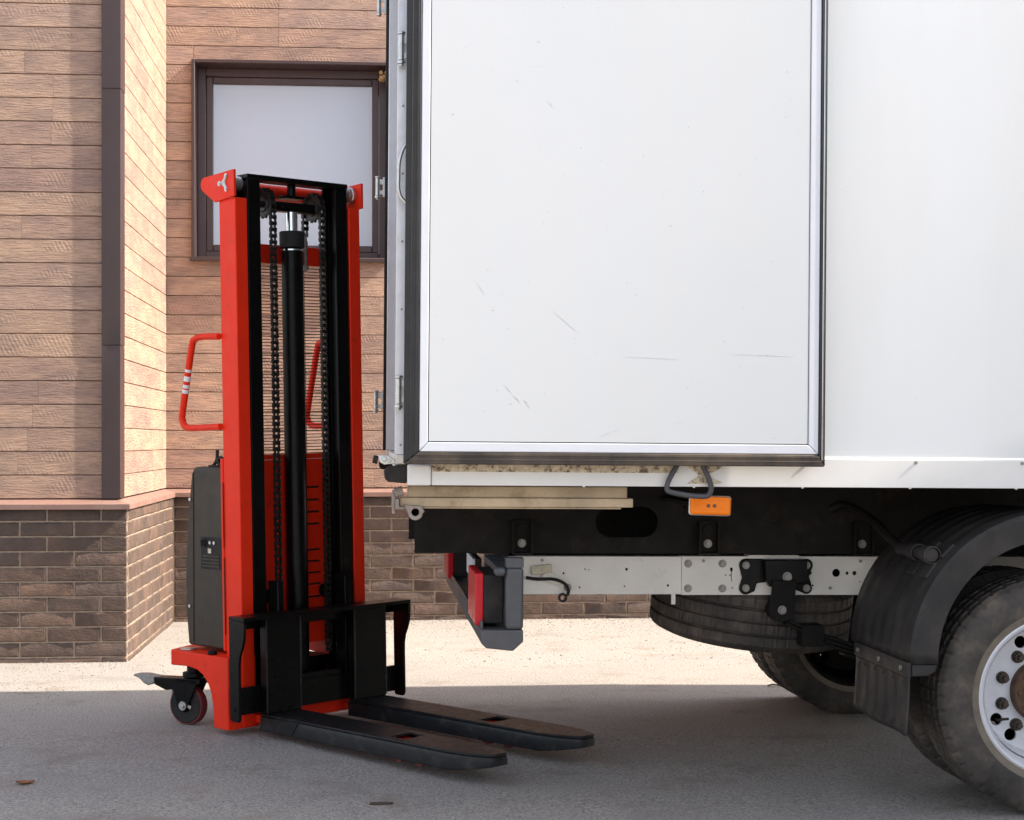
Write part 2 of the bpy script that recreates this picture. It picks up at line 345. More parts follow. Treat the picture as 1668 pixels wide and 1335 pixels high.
# ------------------------------------------------------------------ building
B = thing('building', 'wood plank clad building with dark brick base, corner bay and brown framed window', 'building', (-2.092, 9.025, 0), (0, 0, R(4.5)))
RB = 2.0                    # depth of the rear brick face behind the bay's brick face
PO = .055                   # planks sit this far behind the brick face
ZL, PP = .888, .1287        # first plank joint and plank pitch
NR = 27
def wall(name_box):
    m = MB(); m.box(*name_box); return m
wall_bay = wall((-2.2, -PO-.012, PO+.012, 1.0, ZL-.02, 4.55)).build('wall', M['backing'], B)
wall_rear = MB()
wx0, wx1, wz0, wz1 = .125, 1.425, 2.425, 3.742
for bx in ((-.3, wx0, 0, 0), (wx1, 5.6, 0, 0)): wall_rear.box(bx[0], bx[1], RB+PO+.012, RB+.35, ZL-.02, 4.55)
wall_rear.box(wx0, wx1, RB+PO+.012, RB+.35, ZL-.02, wz0); wall_rear.box(wx0, wx1, RB+PO+.012, RB+.35, wz1, 4.55)
wall_rear = wall_rear.build('wall', M['backing'], B)
wall_side = wall((-.5, -PO-.013, PO+.05, RB+.3, ZL-.02, 4.54)).build('wall', M['backing'], B)
MORT = M['mortar']
base_bay = wall((-2.2, -.009, .009, 1.0, -.2, ZL-.03)).build('brick_base', MORT, B)
base_side = wall((-.5, -.0095, .02, RB+.3, -.2, ZL-.031)).build('brick_base', MORT, B)
base_rear = wall((-.3, 5.6, RB+.009, RB+.4, -.2, ZL-.03)).build('brick_base', MORT, B)

m = MB(); m.box(-2.2, -PO-.014, PO+.02, 7., 4.551, 4.75); m.box(-PO-.0135, 5.6, RB+PO+.02, 7., 4.551, 4.75); m.build('roof', M['brown_metal'], B)
m = MB(); m.box(5.601, 5.9, RB+PO, 7., -.1, 4.55); m.box(-2.5, -2.201, .01, 7., -.1, 4.55); m.build('end_wall', M['mortar'], B)
pmesh = {}
def plank_mesh(Lq, mat):
    k = (round(Lq, 4), mat)
    if k not in pmesh:
        m = MB(); h = PP-.0018; b = .0024; d = .010
        # bevelled board, origin at its lower left front
        m.add([(0, d, 0), (Lq, d, 0), (Lq, d, h), (0, d, h), (.0004, 0, b), (Lq-.0004, 0, b), (Lq-.0004, 0, h-b), (.0004, 0, h-b)],
              [(4, 5, 6, 7), (0, 1, 5, 4), (1, 2, 6, 5), (2, 3, 7, 6), (3, 0, 4, 7)])
        pmesh[k] = m.mesh('plank', M[mat], 0)
    return pmesh[k]
def planks(parent, a0, a1, place, mat, row, cuts=(), stuff=None):
    spans = [(a0, a1)]
    for c0, c1, r0, r1 in cuts:
        if r0 <= row <= r1:
            ns = []
            for s0, s1 in spans:
                if s1 <= c0 or s0 >= c1: ns.append((s0, s1)); continue
                if c0-s0 > .01: ns.append((s0, c0))
                if s1-c1 > .01: ns.append((c1, s1))
            spans = ns
    for s0, s1 in spans:
        x = s0; first = True
        while x < s1-.02:
            Lq = random.choice([.55, .75, .95, 1.15, 1.4]) * (random.uniform(.4, 1) if first else 1); first = False
            e = x+Lq
            if s1-e < .25: e = s1
            place(x, e, row); x = e
def put(parent, mat, fn):
    def f(x, e, row):
        loc, rot = fn(x, row); inst('plank', plank_mesh(round(e-x-.0005, 4), mat), parent, loc, rot)
    return f
for r in range(NR):
    planks(wall_bay, -1.5, -.145, put(wall_bay, 'plank', lambda x, q: ((x, PO, ZL+q*PP+.002), (0, 0, 0))), 'plank', r)
    planks(wall_side, PO+.05, RB+PO-.002, put(wall_side, 'plank', lambda x, q: ((-PO, x, ZL+q*PP+.002), (0, 0, R(90)))), 'plank', r)
    # boards of the rear wall; the window opening interrupts some rows
    zr0, zr1 = ZL+r*PP, ZL+(r+1)*PP
    cuts = [(wx0, wx1, r, r)] if (zr1 > wz0+.02 and zr0 < wz1-.02) else []
    if zr0 >= wz1-.02: cuts.append((.689, .690, r, r))
    f = put(wall_rear, 'plank', lambda x, q: ((x, RB+PO, ZL+q*PP+.002), (0, 0, 0)))
    planks(wall_rear, -PO+.001, 1.62, f, 'plank', r, cuts)
    for c0, c1 in ((zr0+.001, min(zr1, wz0)), (max(zr0, wz1), zr1-.001)):
        if cuts and cuts[0][0] == wx0 and c1-c0 > .012 and (c0 >= wz1-.001 or c1 <= wz0+.001):
            m = MB(); m.box(wx0+.0005, wx1-.0005, RB+PO, RB+PO+.0115, c0, c1); m.build('plank', M['plank'], wall_rear, bev=.002, seg=1)
far = MB()
for r in range(NR):
    x = 1.622
    while x < 5.5:
        e = min(5.55, x+random.uniform(.6, 1.4)); z = ZL+r*PP+.002
        far.box(x, e-.002, RB+PO, RB+PO+.012, z, z+PP-.004); x = e
    x = -2.2
    far.box(-2.2, -1.502, PO, PO+.012, ZL+r*PP+.002, ZL+r*PP+PP-.002)
far.build('plank', M['plank'], wall_rear, bev=.003, seg=1, kind='stuff')

# bricks
def brick_variants(w):
    out = []
    for k in range(4):
        m = MB(); h = .082-.008; d = .03; j = lambda s: random.uniform(-s, s); b = .006
        x0, x1 = .004, w-.004
        fr = [(x0+b+j(.001), -.001+j(.002), b+j(.0015)), ((x0+x1)/2, -.003+j(.003), b+j(.002)), (x1-b+j(.001), -.001+j(.002), b+j(.0015)),
              (x1-b+j(.001), -.001+j(.002), h-b+j(.0015)), ((x0+x1)/2, -.003+j(.003), h-b+j(.002)), (x0+b+j(.001), -.001+j(.002), h-b+j(.0015))]
        ed = [(x0, .005, 0), ((x0+x1)/2, .005, j(.001)), (x1, .005, 0), (x1, .005, h), ((x0+x1)/2, .005, h+j(.001)), (x0, .005, h)]
        bk = [(p[0], d, p[2]) for p in ed]
        m.add(fr+ed+bk, [(0, 1, 4, 5), (1, 2, 3, 4)]+[(6+i, 6+(i+1) % 6, (i+1) % 6, i) for i in range(6)]+[(12+i, 12+(i+1) % 6, 6+(i+1) % 6, 6+i) for i in range(6)])
        out.append(m.mesh('brick', M['brick'], 40))
    return out
BL = .289
BV = {'full': brick_variants(BL), 'half': brick_variants(BL/2)}
odd = {}
def brick_run(parent, a_from, a_to, step_sign, fn, rowoff):
    # lay courses from the corner outwards
    for c in range(-1, 10):
        z = .028+c*.082
        x = 0.; first = True
        while x < abs(a_to-a_from)-.02:
            wd = BL/2 if (first and (c+rowoff) % 2 == 0) else BL
            wd = min(wd, abs(a_to-a_from)-x); first = False
            if abs(wd-BL) < .001: me = random.choice(BV['full'])
            elif abs(wd-BL/2) < .001: me = random.choice(BV['half'])
            else:
                k = round(wd, 3)
                if k not in odd: odd[k] = brick_variants(wd)
                me = random.choice(odd[k])
            lo = a_from+(x if step_sign > 0 else -(x+wd)); loc, rot = fn(lo, z+.004); inst('brick', me, parent, loc, rot); x += wd
brick_run(base_bay, 0.0, -1.30, -1, lambda a, z: ((a, 0, z), (0, 0, 0)), 1)
brick_run(base_side, .032, RB, 1, lambda a, z: ((0, a, z), (0, 0, R(90))), 0)
brick_run(base_rear, .0015, 3.5, 1, lambda a, z: ((a, RB, z), (0, 0, 0)), 0)
fb = MB()
for c in range(-1, 10):
    x = 3.5+(0 if c % 2 else .145)
    while x < 5.5: fb.box(x+.004, x+BL-.004, RB-.001, RB+.03, .032+c*.082, .032+c*.082+.074); x += BL
    x = -1.305
    while x > -2.15: fb.box(x-BL+.008, x, -.001, .03, .032+c*.082, .032+c*.082+.074); x -= BL
fb.build('brick', M['brick'], base_rear, bev=.004, seg=1, kind='stuff')

# sloping ledge flashing between bricks and planks (mitred round the outer corner)
OV = .036
def ledge_profile(): return [(PO+.004, ZL-.004), (-OV, ZL-.027), (-OV, ZL-.056), (-OV+.004, ZL-.056), (-OV+.004, ZL-.031), (PO+.004, ZL-.008)]
def sweep(m, path_fn, n):
    pr = ledge_profile(); k = len(pr); vs = []; fs = []
    for i in range(n): vs += [path_fn(i, o, z) for o, z in pr]
    for i in range(n-1): fs += [(i*k+j, i*k+(j+1) % k, (i+1)*k+(j+1) % k, (i+1)*k+j) for j in range(k)]
    fs += [tuple(range(k)), tuple(range((n-1)*k, n*k))]; m.add(vs, fs)
lm = MB()
SX = .45                                   # the side ledge's overhang is smaller than the front one's
sweep(lm, lambda i, o, z: ((-2.2, o, z), (-o*(SX if o < 0 else 1), o, z))[i], 2)
lm.build('ledge', M['ledge'], B, bev=.0012)
lm = MB(); sweep(lm, lambda i, o, z: ((-o*(SX if o < 0 else 1)-.0005, o+.0006, z), (-o*(SX if o < 0 else 1)-.0005, RB+o, z))[i], 2); lm.build('ledge', M['ledge'], B, bev=.0012)
lm = MB(); sweep(lm, lambda i, o, z: ((-o*(SX if o < 0 else 1)+.0006, RB+o+.0006, z), (5.6, RB+o+.0006, z))[i], 2); lm.build('ledge', M['ledge'], B, bev=.0012)

# brown corner trim of the bay, three lengths, the middle joint dented
zs = [ZL+.002, 1.727, 3.13, 4.54]
for i in range(3):
    z0, z1 = zs[i]+(.002 if i else 0), zs[i+1]-.001
    m = MB(); of = .0012*i
    nz = 14; vs = []; fs = []
    for k in range(nz+1):
        z = z0+(z1-z0)*k/nz
        pinch = .007*math.exp(-((z-1.727)/.05)**2)
        pts = [(-.147, PO+.012), (-.147, PO-.014-of+pinch*.3), (-.10, PO-.016-of+pinch*1.4), (-PO+.008+of, PO-.016-of+pinch*.2), (-PO+.008+of, PO+.14), (-PO-.004, PO+.14)]
        vs += [(x, y, z) for x, y in pts]
    for k in range(nz):
        for j in range(5): fs.append((k*6+j, k*6+j+1, (k+1)*6+j+1, (k+1)*6+j))
    m.add(vs, fs); o = m.build('corner_trim', M['brown_metal'], B, smooth=25)

# window
W = bpy.data.objects.new('window', None); COL.objects.link(W); W.parent = B; W.location = (0, RB+PO, 0)
ox0, ox1, oz0, oz1 = wx0-.012, wx1+.012, wz0-.012, wz1+.012
m = MB()
def ring(m, x0, x1, z0, z1, t, y0, y1, tb=None):
    tb = t if tb is None else tb
    m.box(x0, x0+t, y0, y1, z0, z1); m.box(x1-t, x1, y0, y1, z0, z1); m.box(x0+t, x1-t, y0, y1, z1-t, z1); m.box(x0+t, x1-t, y0, y1, z0, z0+tb)
ring(m, ox0, ox1, oz0, oz1, .022, -.028, .0)
m.build('flashing', M['brown_metal'], W, bev=.003)
m = MB(); ring(m, ox0+.006, ox1-.006, oz0+.006, oz1-.006, .016, .0005, .215); m.build('reveal', M['brown_metal'], W)
m = MB(); m.box(ox0-.01, ox1+.01, -.05, -.0285, oz0-.008, oz0+.018); m.build('sill', M['brown_metal'], W, bev=.003)
m = MB(); ring(m, ox0+.0225, ox1-.0225, oz0+.0225, oz1-.0225, .055, .145, .205); m.build('frame', M['frame'], W, bev=.004)
m = MB(); ring(m, ox0+.078, ox1-.078, oz0+.078, oz1-.078, .046, .158, .20); m.build('sash', M['frame'], W, bev=.006)
m = MB(); m.box(ox0+.118, ox1-.118, .176, .182, oz0+.118, oz1-.118); m.build('pane', M['glass'], W)
m = MB(); m.box(ox0+.12, ox1-.12, .188, .190, oz0+.12, oz1-.12); m.build('blind', M['blind'], W)

# ------------------------------------------------------------------ truck
T = thing('box_truck', 'white box truck seen from its rear side with the cargo door folded open', 'truck', (-.379, 5.2, 0), (0, R(.45), R(5)))
LEN, WID, TOP = 5.0, 2.5, 3.5
m = MB(); m.box(.05, LEN, 0, .045, 1.09, TOP); m.build('side_panel', M['side'], T)
m = MB(); m.box(.05, LEN, WID-.045, WID, 1.09, TOP); m.build('side_panel', M['side'], T)
m = MB(); m.box(.0, LEN, -.012, WID+.012, TOP+.001, TOP+.06); m.build('roof', M['side'], T, bev=.01)
m = MB(); m.box(LEN+.001, LEN+.05, 0, WID, 1.07, TOP+.0); m.build('front_panel', M['side'], T, bev=.01)
m = MB(); m.box(.05, LEN-.001, .0455, WID-.0455, 1.062, 1.12); m.build('cargo_floor', M['under'], T)
# lower sill rail along the side
m = MB(); m.box(.118, LEN, -.009, .044, 1.064, 1.154); m.prism([(-.009, 1.154), (-.0005, 1.1625), (.0, 1.154)], 0, .118, LEN)
for k in range(12):
    u = .60+k*.353
    m.cyl((u, -.0085, 1.0645), (u, .0, 1.0645), .005, 8)
m.build('sill_rail', M['sill'], T, bev=.0015)
m = MB(); m.box(.118, LEN, WID-.044, WID+.009, 1.064, 1.154); m.build('sill_rail', M['alu_white'], T)
sm = MB(); sm.cyl((0, -.0005, 0), (0, -.004, 0), .0055, 12); sm.cyl((0, -.004, 0), (0, -.0055, 0), .0035, 8); sme = sm.mesh('screw', M['bolt'])
for u in (1.323, 1.676, 2.029, 2.382, 2.735): inst('screw', sme, T, (u, -.009, 1.145))
m = MB(); m.box(.119, .90, -.0125, -.0092, 1.107, 1.14)
m.build('rust_strip', M['rust_strip'], T)
m = MB(); m.prism([(.915, 1.14), (1.005, 1.14), (1.04, 1.128), (1.03, 1.118), (.99, 1.10), (1.045, 1.078), (1.03, 1.074), (.93, 1.074), (.97, 1.10)], 1, -.0128, -.0093)
m.build('torn_sticker', M['rust_strip'], T)
m = MB(); m.box(.041, .1165, -.018, .06, 1.063, 1.1285); m.build('sill_end_cap', M['sill'], T, bev=.006, seg=3)
m = MB(); m.prism([(.0395, 1.069), (.0395, 1.127), (-.015, 1.121), (-.031, 1.108), (-.028, 1.082), (-.018, 1.074)], 1, -.012, .12); m.build('rubber_bumper', M['rubber'], T, bev=.004)
m = MB(); m.prism([(.0395, 1.069), (.0395, 1.127), (-.015, 1.121), (-.031, 1.108), (-.028, 1.082), (-.018, 1.074)], 1, WID-.12, WID+.012); m.build('rubber_bumper', M['rubber'], T, bev=.004)
# rear frame: corner posts, header, sill
for v0, v1 in ((0.004, .09), (WID-.09, WID-.004)):
    m = MB(); m.box(0.002, .0495, v0, v1, 1.16, TOP)
    m.box(.030, .033, v0-.003, v0, 1.165, TOP-.01) if v0 < 1 else None
    p = m.build('corner_post', M['alu'], T, bev=.003)
    rv = MB(); rv.cyl((0, 0, 0), (0, -.003, 0), .0035, 10); rme = rv.mesh('rivet', M['bolt'])
    if v0 < 1:
        for k in range(11): inst('rivet', rme, p, (.02, v0-.0005, 1.19+k*.213))
m = MB(); m.box(0.003, .048, .0905, WID-.0905, TOP-.09, TOP-.001); m.build('header', M['alu'], T)
m = MB(); m.box(.003, .12, .0605, WID-.0605, 1.118, 1.159); m.box(.003, .041, .004, .06, 1.129, 1.159); m.build('rear_sill', M['cream'], T, bev=.003)
m = MB()
m.box(-.012, .0015, WID-.05, WID-.008, 1.16, TOP); m.build('door_seal', M['rubber'], T, bev=.003)
# the near door folded back flat against the side
Dz0, Dz1 = 1.131, 3.42
def make_door(sgn):
    # sgn -1: near side (face towards the viewer), +1: far side
    vb = 0 if sgn < 0 else WID
    f = lambda d0, d1: (min(vb+sgn*d0, vb+sgn*d1), max(vb+sgn*d0, vb+sgn*d1))
    y0, y1 = f(.038, .088)
    dm = MB(); dm.box(.045, 1.34, y0, y1, Dz0+.012, Dz1-.012); door = dm.build('cargo_door', M['rubber'], T)
    y0, y1 = f(.088, .0966)
    m = MB(); m.box(.1045, 1.2965, y0, y1, 1.2025, Dz1-.067); m.build('door_panel', M['door'], door)
    def mitred(u0, u1, z0, z1, t0, t1, tb, d0, d1):
        a, b = f(d0, d1); out = []
        O = [(u0, z0), (u1, z0), (u1, z1), (u0, z1)]; I = [(u0+t0, z0+tb), (u1-t1, z0+tb), (u1-t1, z1-tb), (u0+t0, z1-tb)]; e = .0007
        for i in range(4):
            j = (i+1) % 4; q = [O[i], O[j], I[j], I[i]]; cx = sum(p[0] for p in q)/4; cz = sum(p[1] for p in q)/4
            dirx = (O[j][0]-O[i][0], O[j][1]-O[i][1]); ln = math.hypot(*dirx); dx = (dirx[0]/ln*e, dirx[1]/ln*e)
            q = [(q[0][0]+dx[0], q[0][1]+dx[1]), (q[1][0]-dx[0], q[1][1]-dx[1]), (q[2][0]-dx[0], q[2][1]-dx[1]), (q[3][0]+dx[0], q[3][1]+dx[1])]
            mm = MB(); mm.prism(q, 1, a, b); out.append(mm)
        return out
    for mm in mitred(.0755, 1.331, 1.1705, Dz1-.035, .0262, .0318, .0292, .0885, .0975): mm.build('trim_strip', M['alu_white'], door, bev=.0025)
    for k, mm in enumerate(mitred(.0275, 1.353, Dz0, Dz1, .0475, .0215, .039, .060, .098)): mm.build('door_seal', M['seal_dirty'] if k == 0 else M['seal'], door, bev=.004)
    # ribbed sealing lips
    for dz, tk in ((.013, .004), (.027, .005)):
        for k, mm in enumerate(mitred(.0275+dz*1.25, 1.353-dz*.6, Dz0+dz, Dz1-dz, tk, tk*.6, tk, .0981, .0994)): mm.build('seal_lip', M['seal_dirty'] if k == 0 else M['seal'], door, bev=.0012)
    if sgn < 0:
        for (u0, z0), (u1, z1), tk in (((.338, 1.378), (.360, 1.352), .0016), ((.366, 1.346), (.388, 1.322), .003), ((.398, 1.333), (.418, 1.307), .0045), ((1.055, 1.482), (1.245, 1.477), .0012),
                              ((.250, 1.695), (.272, 1.660), .0012), ((.632, 1.218), (.700, 1.243), .002), ((.362, 2.322), (.378, 2.318), .002),
                              ((.465, 2.262), (.483, 2.240), .0015), ((.492, 1.605), (.560, 1.548), .001), ((.712, 1.470), (.880, 1.464), .001)):
            d = Vector((u1-u0, z1-z0)); nn = Vector((-d.y, d.x)).normalized()*tk*.5; mid = (Vector((u0, z0))+Vector((u1, z1)))/2+nn*.6
            q = MB(); q.prism([(u0, z0), tuple(mid-nn), (u1, z1), tuple(mid+nn)], 1, vb-.0969, vb-.0964); q.build('scuff_mark', M['scuff'], door)
    a, b = f(.0981, .0992); m = MB(); m.box(1.3415, 1.3455, a, b, Dz0+.02, Dz1-.02); m.build('chrome_strip', M['chrome'], door)
    return door
door_near = make_door(-1); door_far = make_door(1)
# hinges of both doors: barrel, end collars, leaf
def hinge(u, v, z, s):
    m = MB(); m.cyl((u, v, z-.04), (u, v, z+.04), .0105, 16); m.cyl((u, v, z-.052), (u, v, z-.041), .013, 16); m.cyl((u, v, z-.058), (u, v, z-.052), .008, 12)
    m.cyl((u, v, z+.041), (u, v, z+.049), .0125, 16)
    m.box(u, u+.036, v-.004, v+.004, z-.035, z-.015); m.box(u, u+.036, v-.004, v+.004, z+.012, z+.036); m.box(u+.024, u+.038, v-.012, v+.012, z-.045, z+.045)
    return m.build('hinge', M['steel'], T, bev=.0015)
for z in (1.357, 2.43, 3.3): hinge(.012, -.03, z, -1)
for z in (1.39, 2.385, 3.235): hinge(-.045, WID+.03, z, 1)
m = MB(); m.tube(smoothpath([(.045, -.06, 2.135), (.022, -.06, 2.115), (.008, -.06, 2.07), (.006, -.06, 2.02), (.006, -.06, 1.985), (.016, -.06, 1.955), (.045, -.06, 1.93)]), .006, 10); m.build('grab_handle', M['steel'], T)
m = MB(); m.cyl((-.066, .02, 1.145), (-.05, .02, 1.142), .013, 14); lt = m.build('latch_knob', M['rubber'], T)
m = MB(); m.prism([(-.05, 1.157), (-.02, 1.157), (.0, 1.146), (.005, 1.13), (-.03, 1.127), (-.045, 1.135)], 1, .004, .04); m.cyl((-.03, .0, 1.146), (-.03, -.012, 1.146), .008, 12); m.cyl((-.012, .0, 1.14), (-.012, -.01, 1.14), .005, 8); m.build('latch', M['steel'], T, bev=.002)

# stained beam hung under the sill and its pipe clamp
m = MB(); m.box(.046, .755, .095, .20, 1.0225, 1.0595); m.box(.020, .773, .085, .21, .993, 1.022); m.box(.06, .735, .09, .2, .987, .9925)
m.build('side_beam', M['beam'], T, bev=.003)
m = MB(); m.holed([(.036, 1.002), (.052, .997), (.088, .9965), (.100, .978), (.092, .971)]+arc(.070, .974, .0235, -20, -150, 8)+[(.046, .978)], [circ(.070, .976, .0125, 18)], 1, .06, .0845)
m.box(.0065, .0185, .06, .2, .985, 1.018); m.box(.0065, .035, .061, .0845, .985, .992); m.cyl((.03, .075, 1.045), (.005, .075, 1.036), .016, 8)
m.box(-.004, .006, .075, .12, .97, 1.045); m.build('pipe_clamp', M['old_steel'], T, bev=.002)
m = MB(); m.holed(circ(.07, .976, .0225, 20), [circ(.07, .976, .0128, 20)], 1, .0846, .6); m.build('pipe', M['old_steel'], T)

# black longitudinal body bearers with oval hole, brackets and bolts
for v0 in (.80, 1.66):
    hole = arc(.926, .912, .056, -90, 90, 12)+arc(.806, .912, .056, 90, 270, 12)
    m = MB(); m.holed([(.09, .797), (LEN-.1, .797), (LEN-.1, 1.06), (.09, 1.06)], ([hole] if v0 < 1 else []) + [circ(1.08, .967, .006, 10), circ(1.16, .9, .005, 10)], 1, v0, v0+.008)
    m.box(.09, LEN-.1, v0+.0085, v0+.06, .797, .803); m.build('body_bearer', M['under'], T)
for u in (.25, .62, 1.18, 1.65, 2.6, 3.3, 4.0):
    m = MB(); m.box(u, u+.05, .812, WID-.812, 1.0, 1.0615); m.build('cross_bearer', M['under'], T)
brk = MB(); brk.box(-.034, .034, -.018, -.001, -.002, .118); brk.box(-.037, -.031, -.05, -.018, 0, .116); brk.box(.031, .037, -.05, -.018, 0, .116); brk.box(-.037, .037, -.055, -.018, -.004, .002)
bme = brk.mesh('bracket', M['under'])
blt = MB(); blt.cyl((0, 0, 0), (0, -.004, 0), .0155, 16); blt.cyl((0, -.004, 0), (0, -.014, 0), .0105, 6); blme = blt.mesh('bolt', M['bolt'])
for u in (.478, 1.163, 1.742):
    b = inst('bracket', bme, T, (u, .80, .80)); inst('bolt', blme, b, (.0, -.019, .035)); inst('bolt', blme, b, (0, -.019, .085)).data = MB().cyl((0, 0, 0), (0, -.006, 0), .019, 16).mesh('bolt', M['under'])
# chassis rails
def hol(lst): return [circ(u, z, r, 12) for u, z, r in lst]
m = MB(); m.holed([(.43, .643), (1.079, .643), (1.079, .782), (.43, .782)], hol([(.70, .668, .004), (.72, .735, .003), (.735, .733, .0025), (.875, .735, .0055), (.868, .672, .004), (1.03, .675, .005), (.64, .72, .004)]), 1, .853, .862)
m.box(.43, 1.079, .8625, .92, .643, .65); m.box(.43, 1.079, .8625, .92, .774, .782); m.build('chassis_rail', M['rail'], T)
m = MB(); m.holed([(1.080, .641), (LEN+.3, .641), (LEN+.3, .784), (1.080, .784)], hol([(1.245, .714, .003), (1.262, .714, .003), (1.27, .667, .003), (1.565, .722, .0065), (1.664, .723, .0155), (1.706, .722, .0065), (1.734, .722, .0085), (1.575, .676, .004), (1.755, .69, .003)])
    + [[(1.262, .742), (1.272, .742), (1.272, .73), (1.2685, .728), (1.2685, .69), (1.2655, .69), (1.2655, .728), (1.262, .73)]], 1, .846, .8525)
m.box(1.080, LEN+.3, .853, .92, .641, .649); m.box(1.080, LEN+.3, .853, .92, .776, .784); m.box(1.33, 1.52, .838, .92, .7845, .789); m.box(1.044, 1.058, .853, .866, .605, .6425); m.build('chassis_rail', M['rail'], T)
m = MB(); m.box(.43, LEN+.3, 1.63, 1.66, .643, .782); m.build('chassis_rail', M['under'], T)
for u in (.55, 1.9, 2.9):
    m = MB(); m.box(u, u+.06, .9, 1.63, .66, .77); m.build('chassis_cross_member', M['under'], T)
for u, z in ((1.103, .757), (1.232, .757), (1.103, .665), (1.232, .665), (.655, .668)): inst('bolt', blme, T, (u, .846 if u > 1.08 else .853, z), (0, 0, 0), (.95, .8, .95))
m = MB(); m.cyl((0, 0, 0), (0, -.008, 0), .006, 6); tb = m.mesh('bolt', M['bolt'])
for u, z in ((1.16, .767), (1.64, .667), (1.755, .767), (.56, .768)): inst('bolt', tb, T, (u, .846 if u > 1.08 else .853, z))
# torn wiring connector and hose at the rail's end
m = MB(xf=Matrix.Translation((.555, .845, .735)) @ Matrix.Rotation(R(-6), 4, 'Y')); m.box(-.035, .04, -.012, .004, -.016, .016); wcn = m.build('wiring_connector', M['tag'], T, bev=.003)
m = MB(xf=Matrix.Translation((.60, .84, .698)) @ Matrix.Rotation(R(18), 4, 'Y')); m.prism([(-.045, -.012), (.03, -.014), (.045, .0), (.025, .012), (-.02, .022), (-.04, .008)], 1, -.006, .004); m.build('torn_tag', M['cream'], wcn)
m = MB(); m.tube(smoothpath([(.50, .84, .705), (.54, .835, .70), (.60, .83, .70), (.64, .825, .685), (.655, .822, .66), (.650, .822, .64)]), .006, 8); m.build('cable', M['rubber'], wcn)
m = MB(); m.holed(circ(.635, .632, .017, 16), [circ(.635, .632, .009, 12)], 1, .826, .840); m.build('grommet', M['rubber'], wcn)

# spring hanger, shackle and leaf spring
def lobe(cx, cz, r, d0, d1): return arc(cx, cz, r, d0, d1, 6)
pl = lobe(1.318, .752, .024, 90, 200)+[(1.305, .705)]+lobe(1.318, .667, .024, 160, 290)+[(1.352, .655), (1.36, .685), (1.40, .69), (1.50, .69), (1.51, .66)]+lobe(1.548, .667, .022, 230, 380)+[(1.558, .71)]+lobe(1.548, .752, .024, -20, 90)
m = MB(); m.prism(pl, 1, .833, .8455)
m.prism([(1.38, .775), (1.54, .775), (1.535, .69), (1.40, .675), (1.385, .70)], 1, .79, .8325)
hg = m.build('spring_hanger', M['black'], T, bev=.004)
for u, z in ((1.318, .752), (1.318, .667), (1.548, .667), (1.548, .752)): inst('bolt', blme, hg, (u, .833, z), (0, 0, 0), (.9, .8, .9))
inst('bolt', blme, hg, (1.463, .79, .713), (0, 0, 0), (1.15, 1, 1.15))
m = MB(); m.prism([(1.405, .70), (1.495, .70), (1.488, .595)]+arc(1.44, .592, .046, 0, -180, 10)+[(1.40, .62)], 1, .775, .789); m.prism([(1.405, .70), (1.495, .70), (1.488, .595)]+arc(1.44, .592, .046, 0, -180, 10)+[(1.40, .62)], 1, .865, .88)
m.lathe([(.02, -.035), (.04, -.035), (.04, .035), (.02, .035)], (1.432, .825, .592), 1, 24)
sk = m.build('spring_shackle', M['under'], T, bev=.003); inst('bolt', blme, sk, (1.441, .775, .592), (0, 0, 0), (1.05, 1, 1.05))
lf = MB()
for k in range(4):
    pts = []; s0 = 1.44+.02*(k > 0)+.10*(k > 1)+.12*(k > 2); n = 16; top = []; bot = []
    for i in range(n+1):
        u = s0+(2.17*2-s0-s0)*i/n; q = (u-2.17)/.73; z = .40+.17*q*q-.015*k+.0; top.append((u, z)); bot.append((u, z-.0125))
    lf.prism(top+bot[::-1], 1, .79, .86)
lf.box(1.52, 1.60, .78, .87, .455, .535)
lf.build('leaf_spring', M['under'], T, bev=.002)

# wheels
TR = .392
def tyre(n=300):
    # profile across the tyre: outer bead -> sidewall -> shoulder -> ribs -> inner
    half = .117; pr = [(.252, -.100), (.262, -.112), (.285, -.119), (.315, -.122), (.345, -.118), (.362, -.111), (.374, -.106), (TR-.010, -.101), (TR-.004, -.092)]
    sh = len(pr)
    ribs = [-.088, -.055, -.050, -.047, -.042, -.006, -.003, .003, .006, .042, .047, .050, .055, .088]
    dep = [0, 0, .012, .012, 0, 0, .012, .012, 0, 0, .012, .012, 0, 0]
    pr += [(TR-d, h) for h, d in zip(ribs, dep)]
    pr += [(r, -h) for r, h in reversed(pr[:sh])]
    npf = len(pr)
    def mod(i, j):
        a = j % 6
        if i in (6, 7, 8, npf-9, npf-8, npf-7): return -.007 if a == 0 else 0
        if i in (9, npf-10): return -.004 if a == 0 else 0
        if 10 <= i < npf-10 and pr[i][0] > TR-.001: return -.005 if (j+2*(i % 2)) % 6 == 0 else 0
        return 0
    m = MB(); m.lathe(pr, (0, 0, 0), 1, n, mod)
    m.cur = 0
    return m.mesh('tyre', [M['tyre'], M['bead']], 28)
tme = tyre()
for p in tme.polygons:
    c = p.center; r = math.hypot(c.x, c.z)
    if r < .292: p.material_index = 1
def rim():
    m = MB()
    m.lathe([(.256, -.104), (.262, -.110), (.256, -.1155), (.247, -.110), (.243, -.098), (.232, -.082), (.228, -.05), (.226, .02), (.226, .10), (.262, .11), (.262, .114), (.224, .106), (.222, .02), (.222, -.02)], (0, 0, 0), 1, 96)
    holes = [circ(.178*cos(R(a)), .178*sin(R(a)), .021, 16) for a in (235, 212, 113, 350, 290, 55)]
    # dished disc: outer cone by lathe, inner holed plate
    m.lathe([(.2255, -.045), (.2235, -.052), (.216, -.01), (.206, .019), (.206, .029), (.218, -.002), (.2225, -.040)], (0, 0, 0), 1, 96)
    m.holed(circ(0, 0, .2065, 72), holes+[circ(0, 0, .085, 32)], 1, .019, .029)
    return m.mesh('rim', M['rim'], 35)
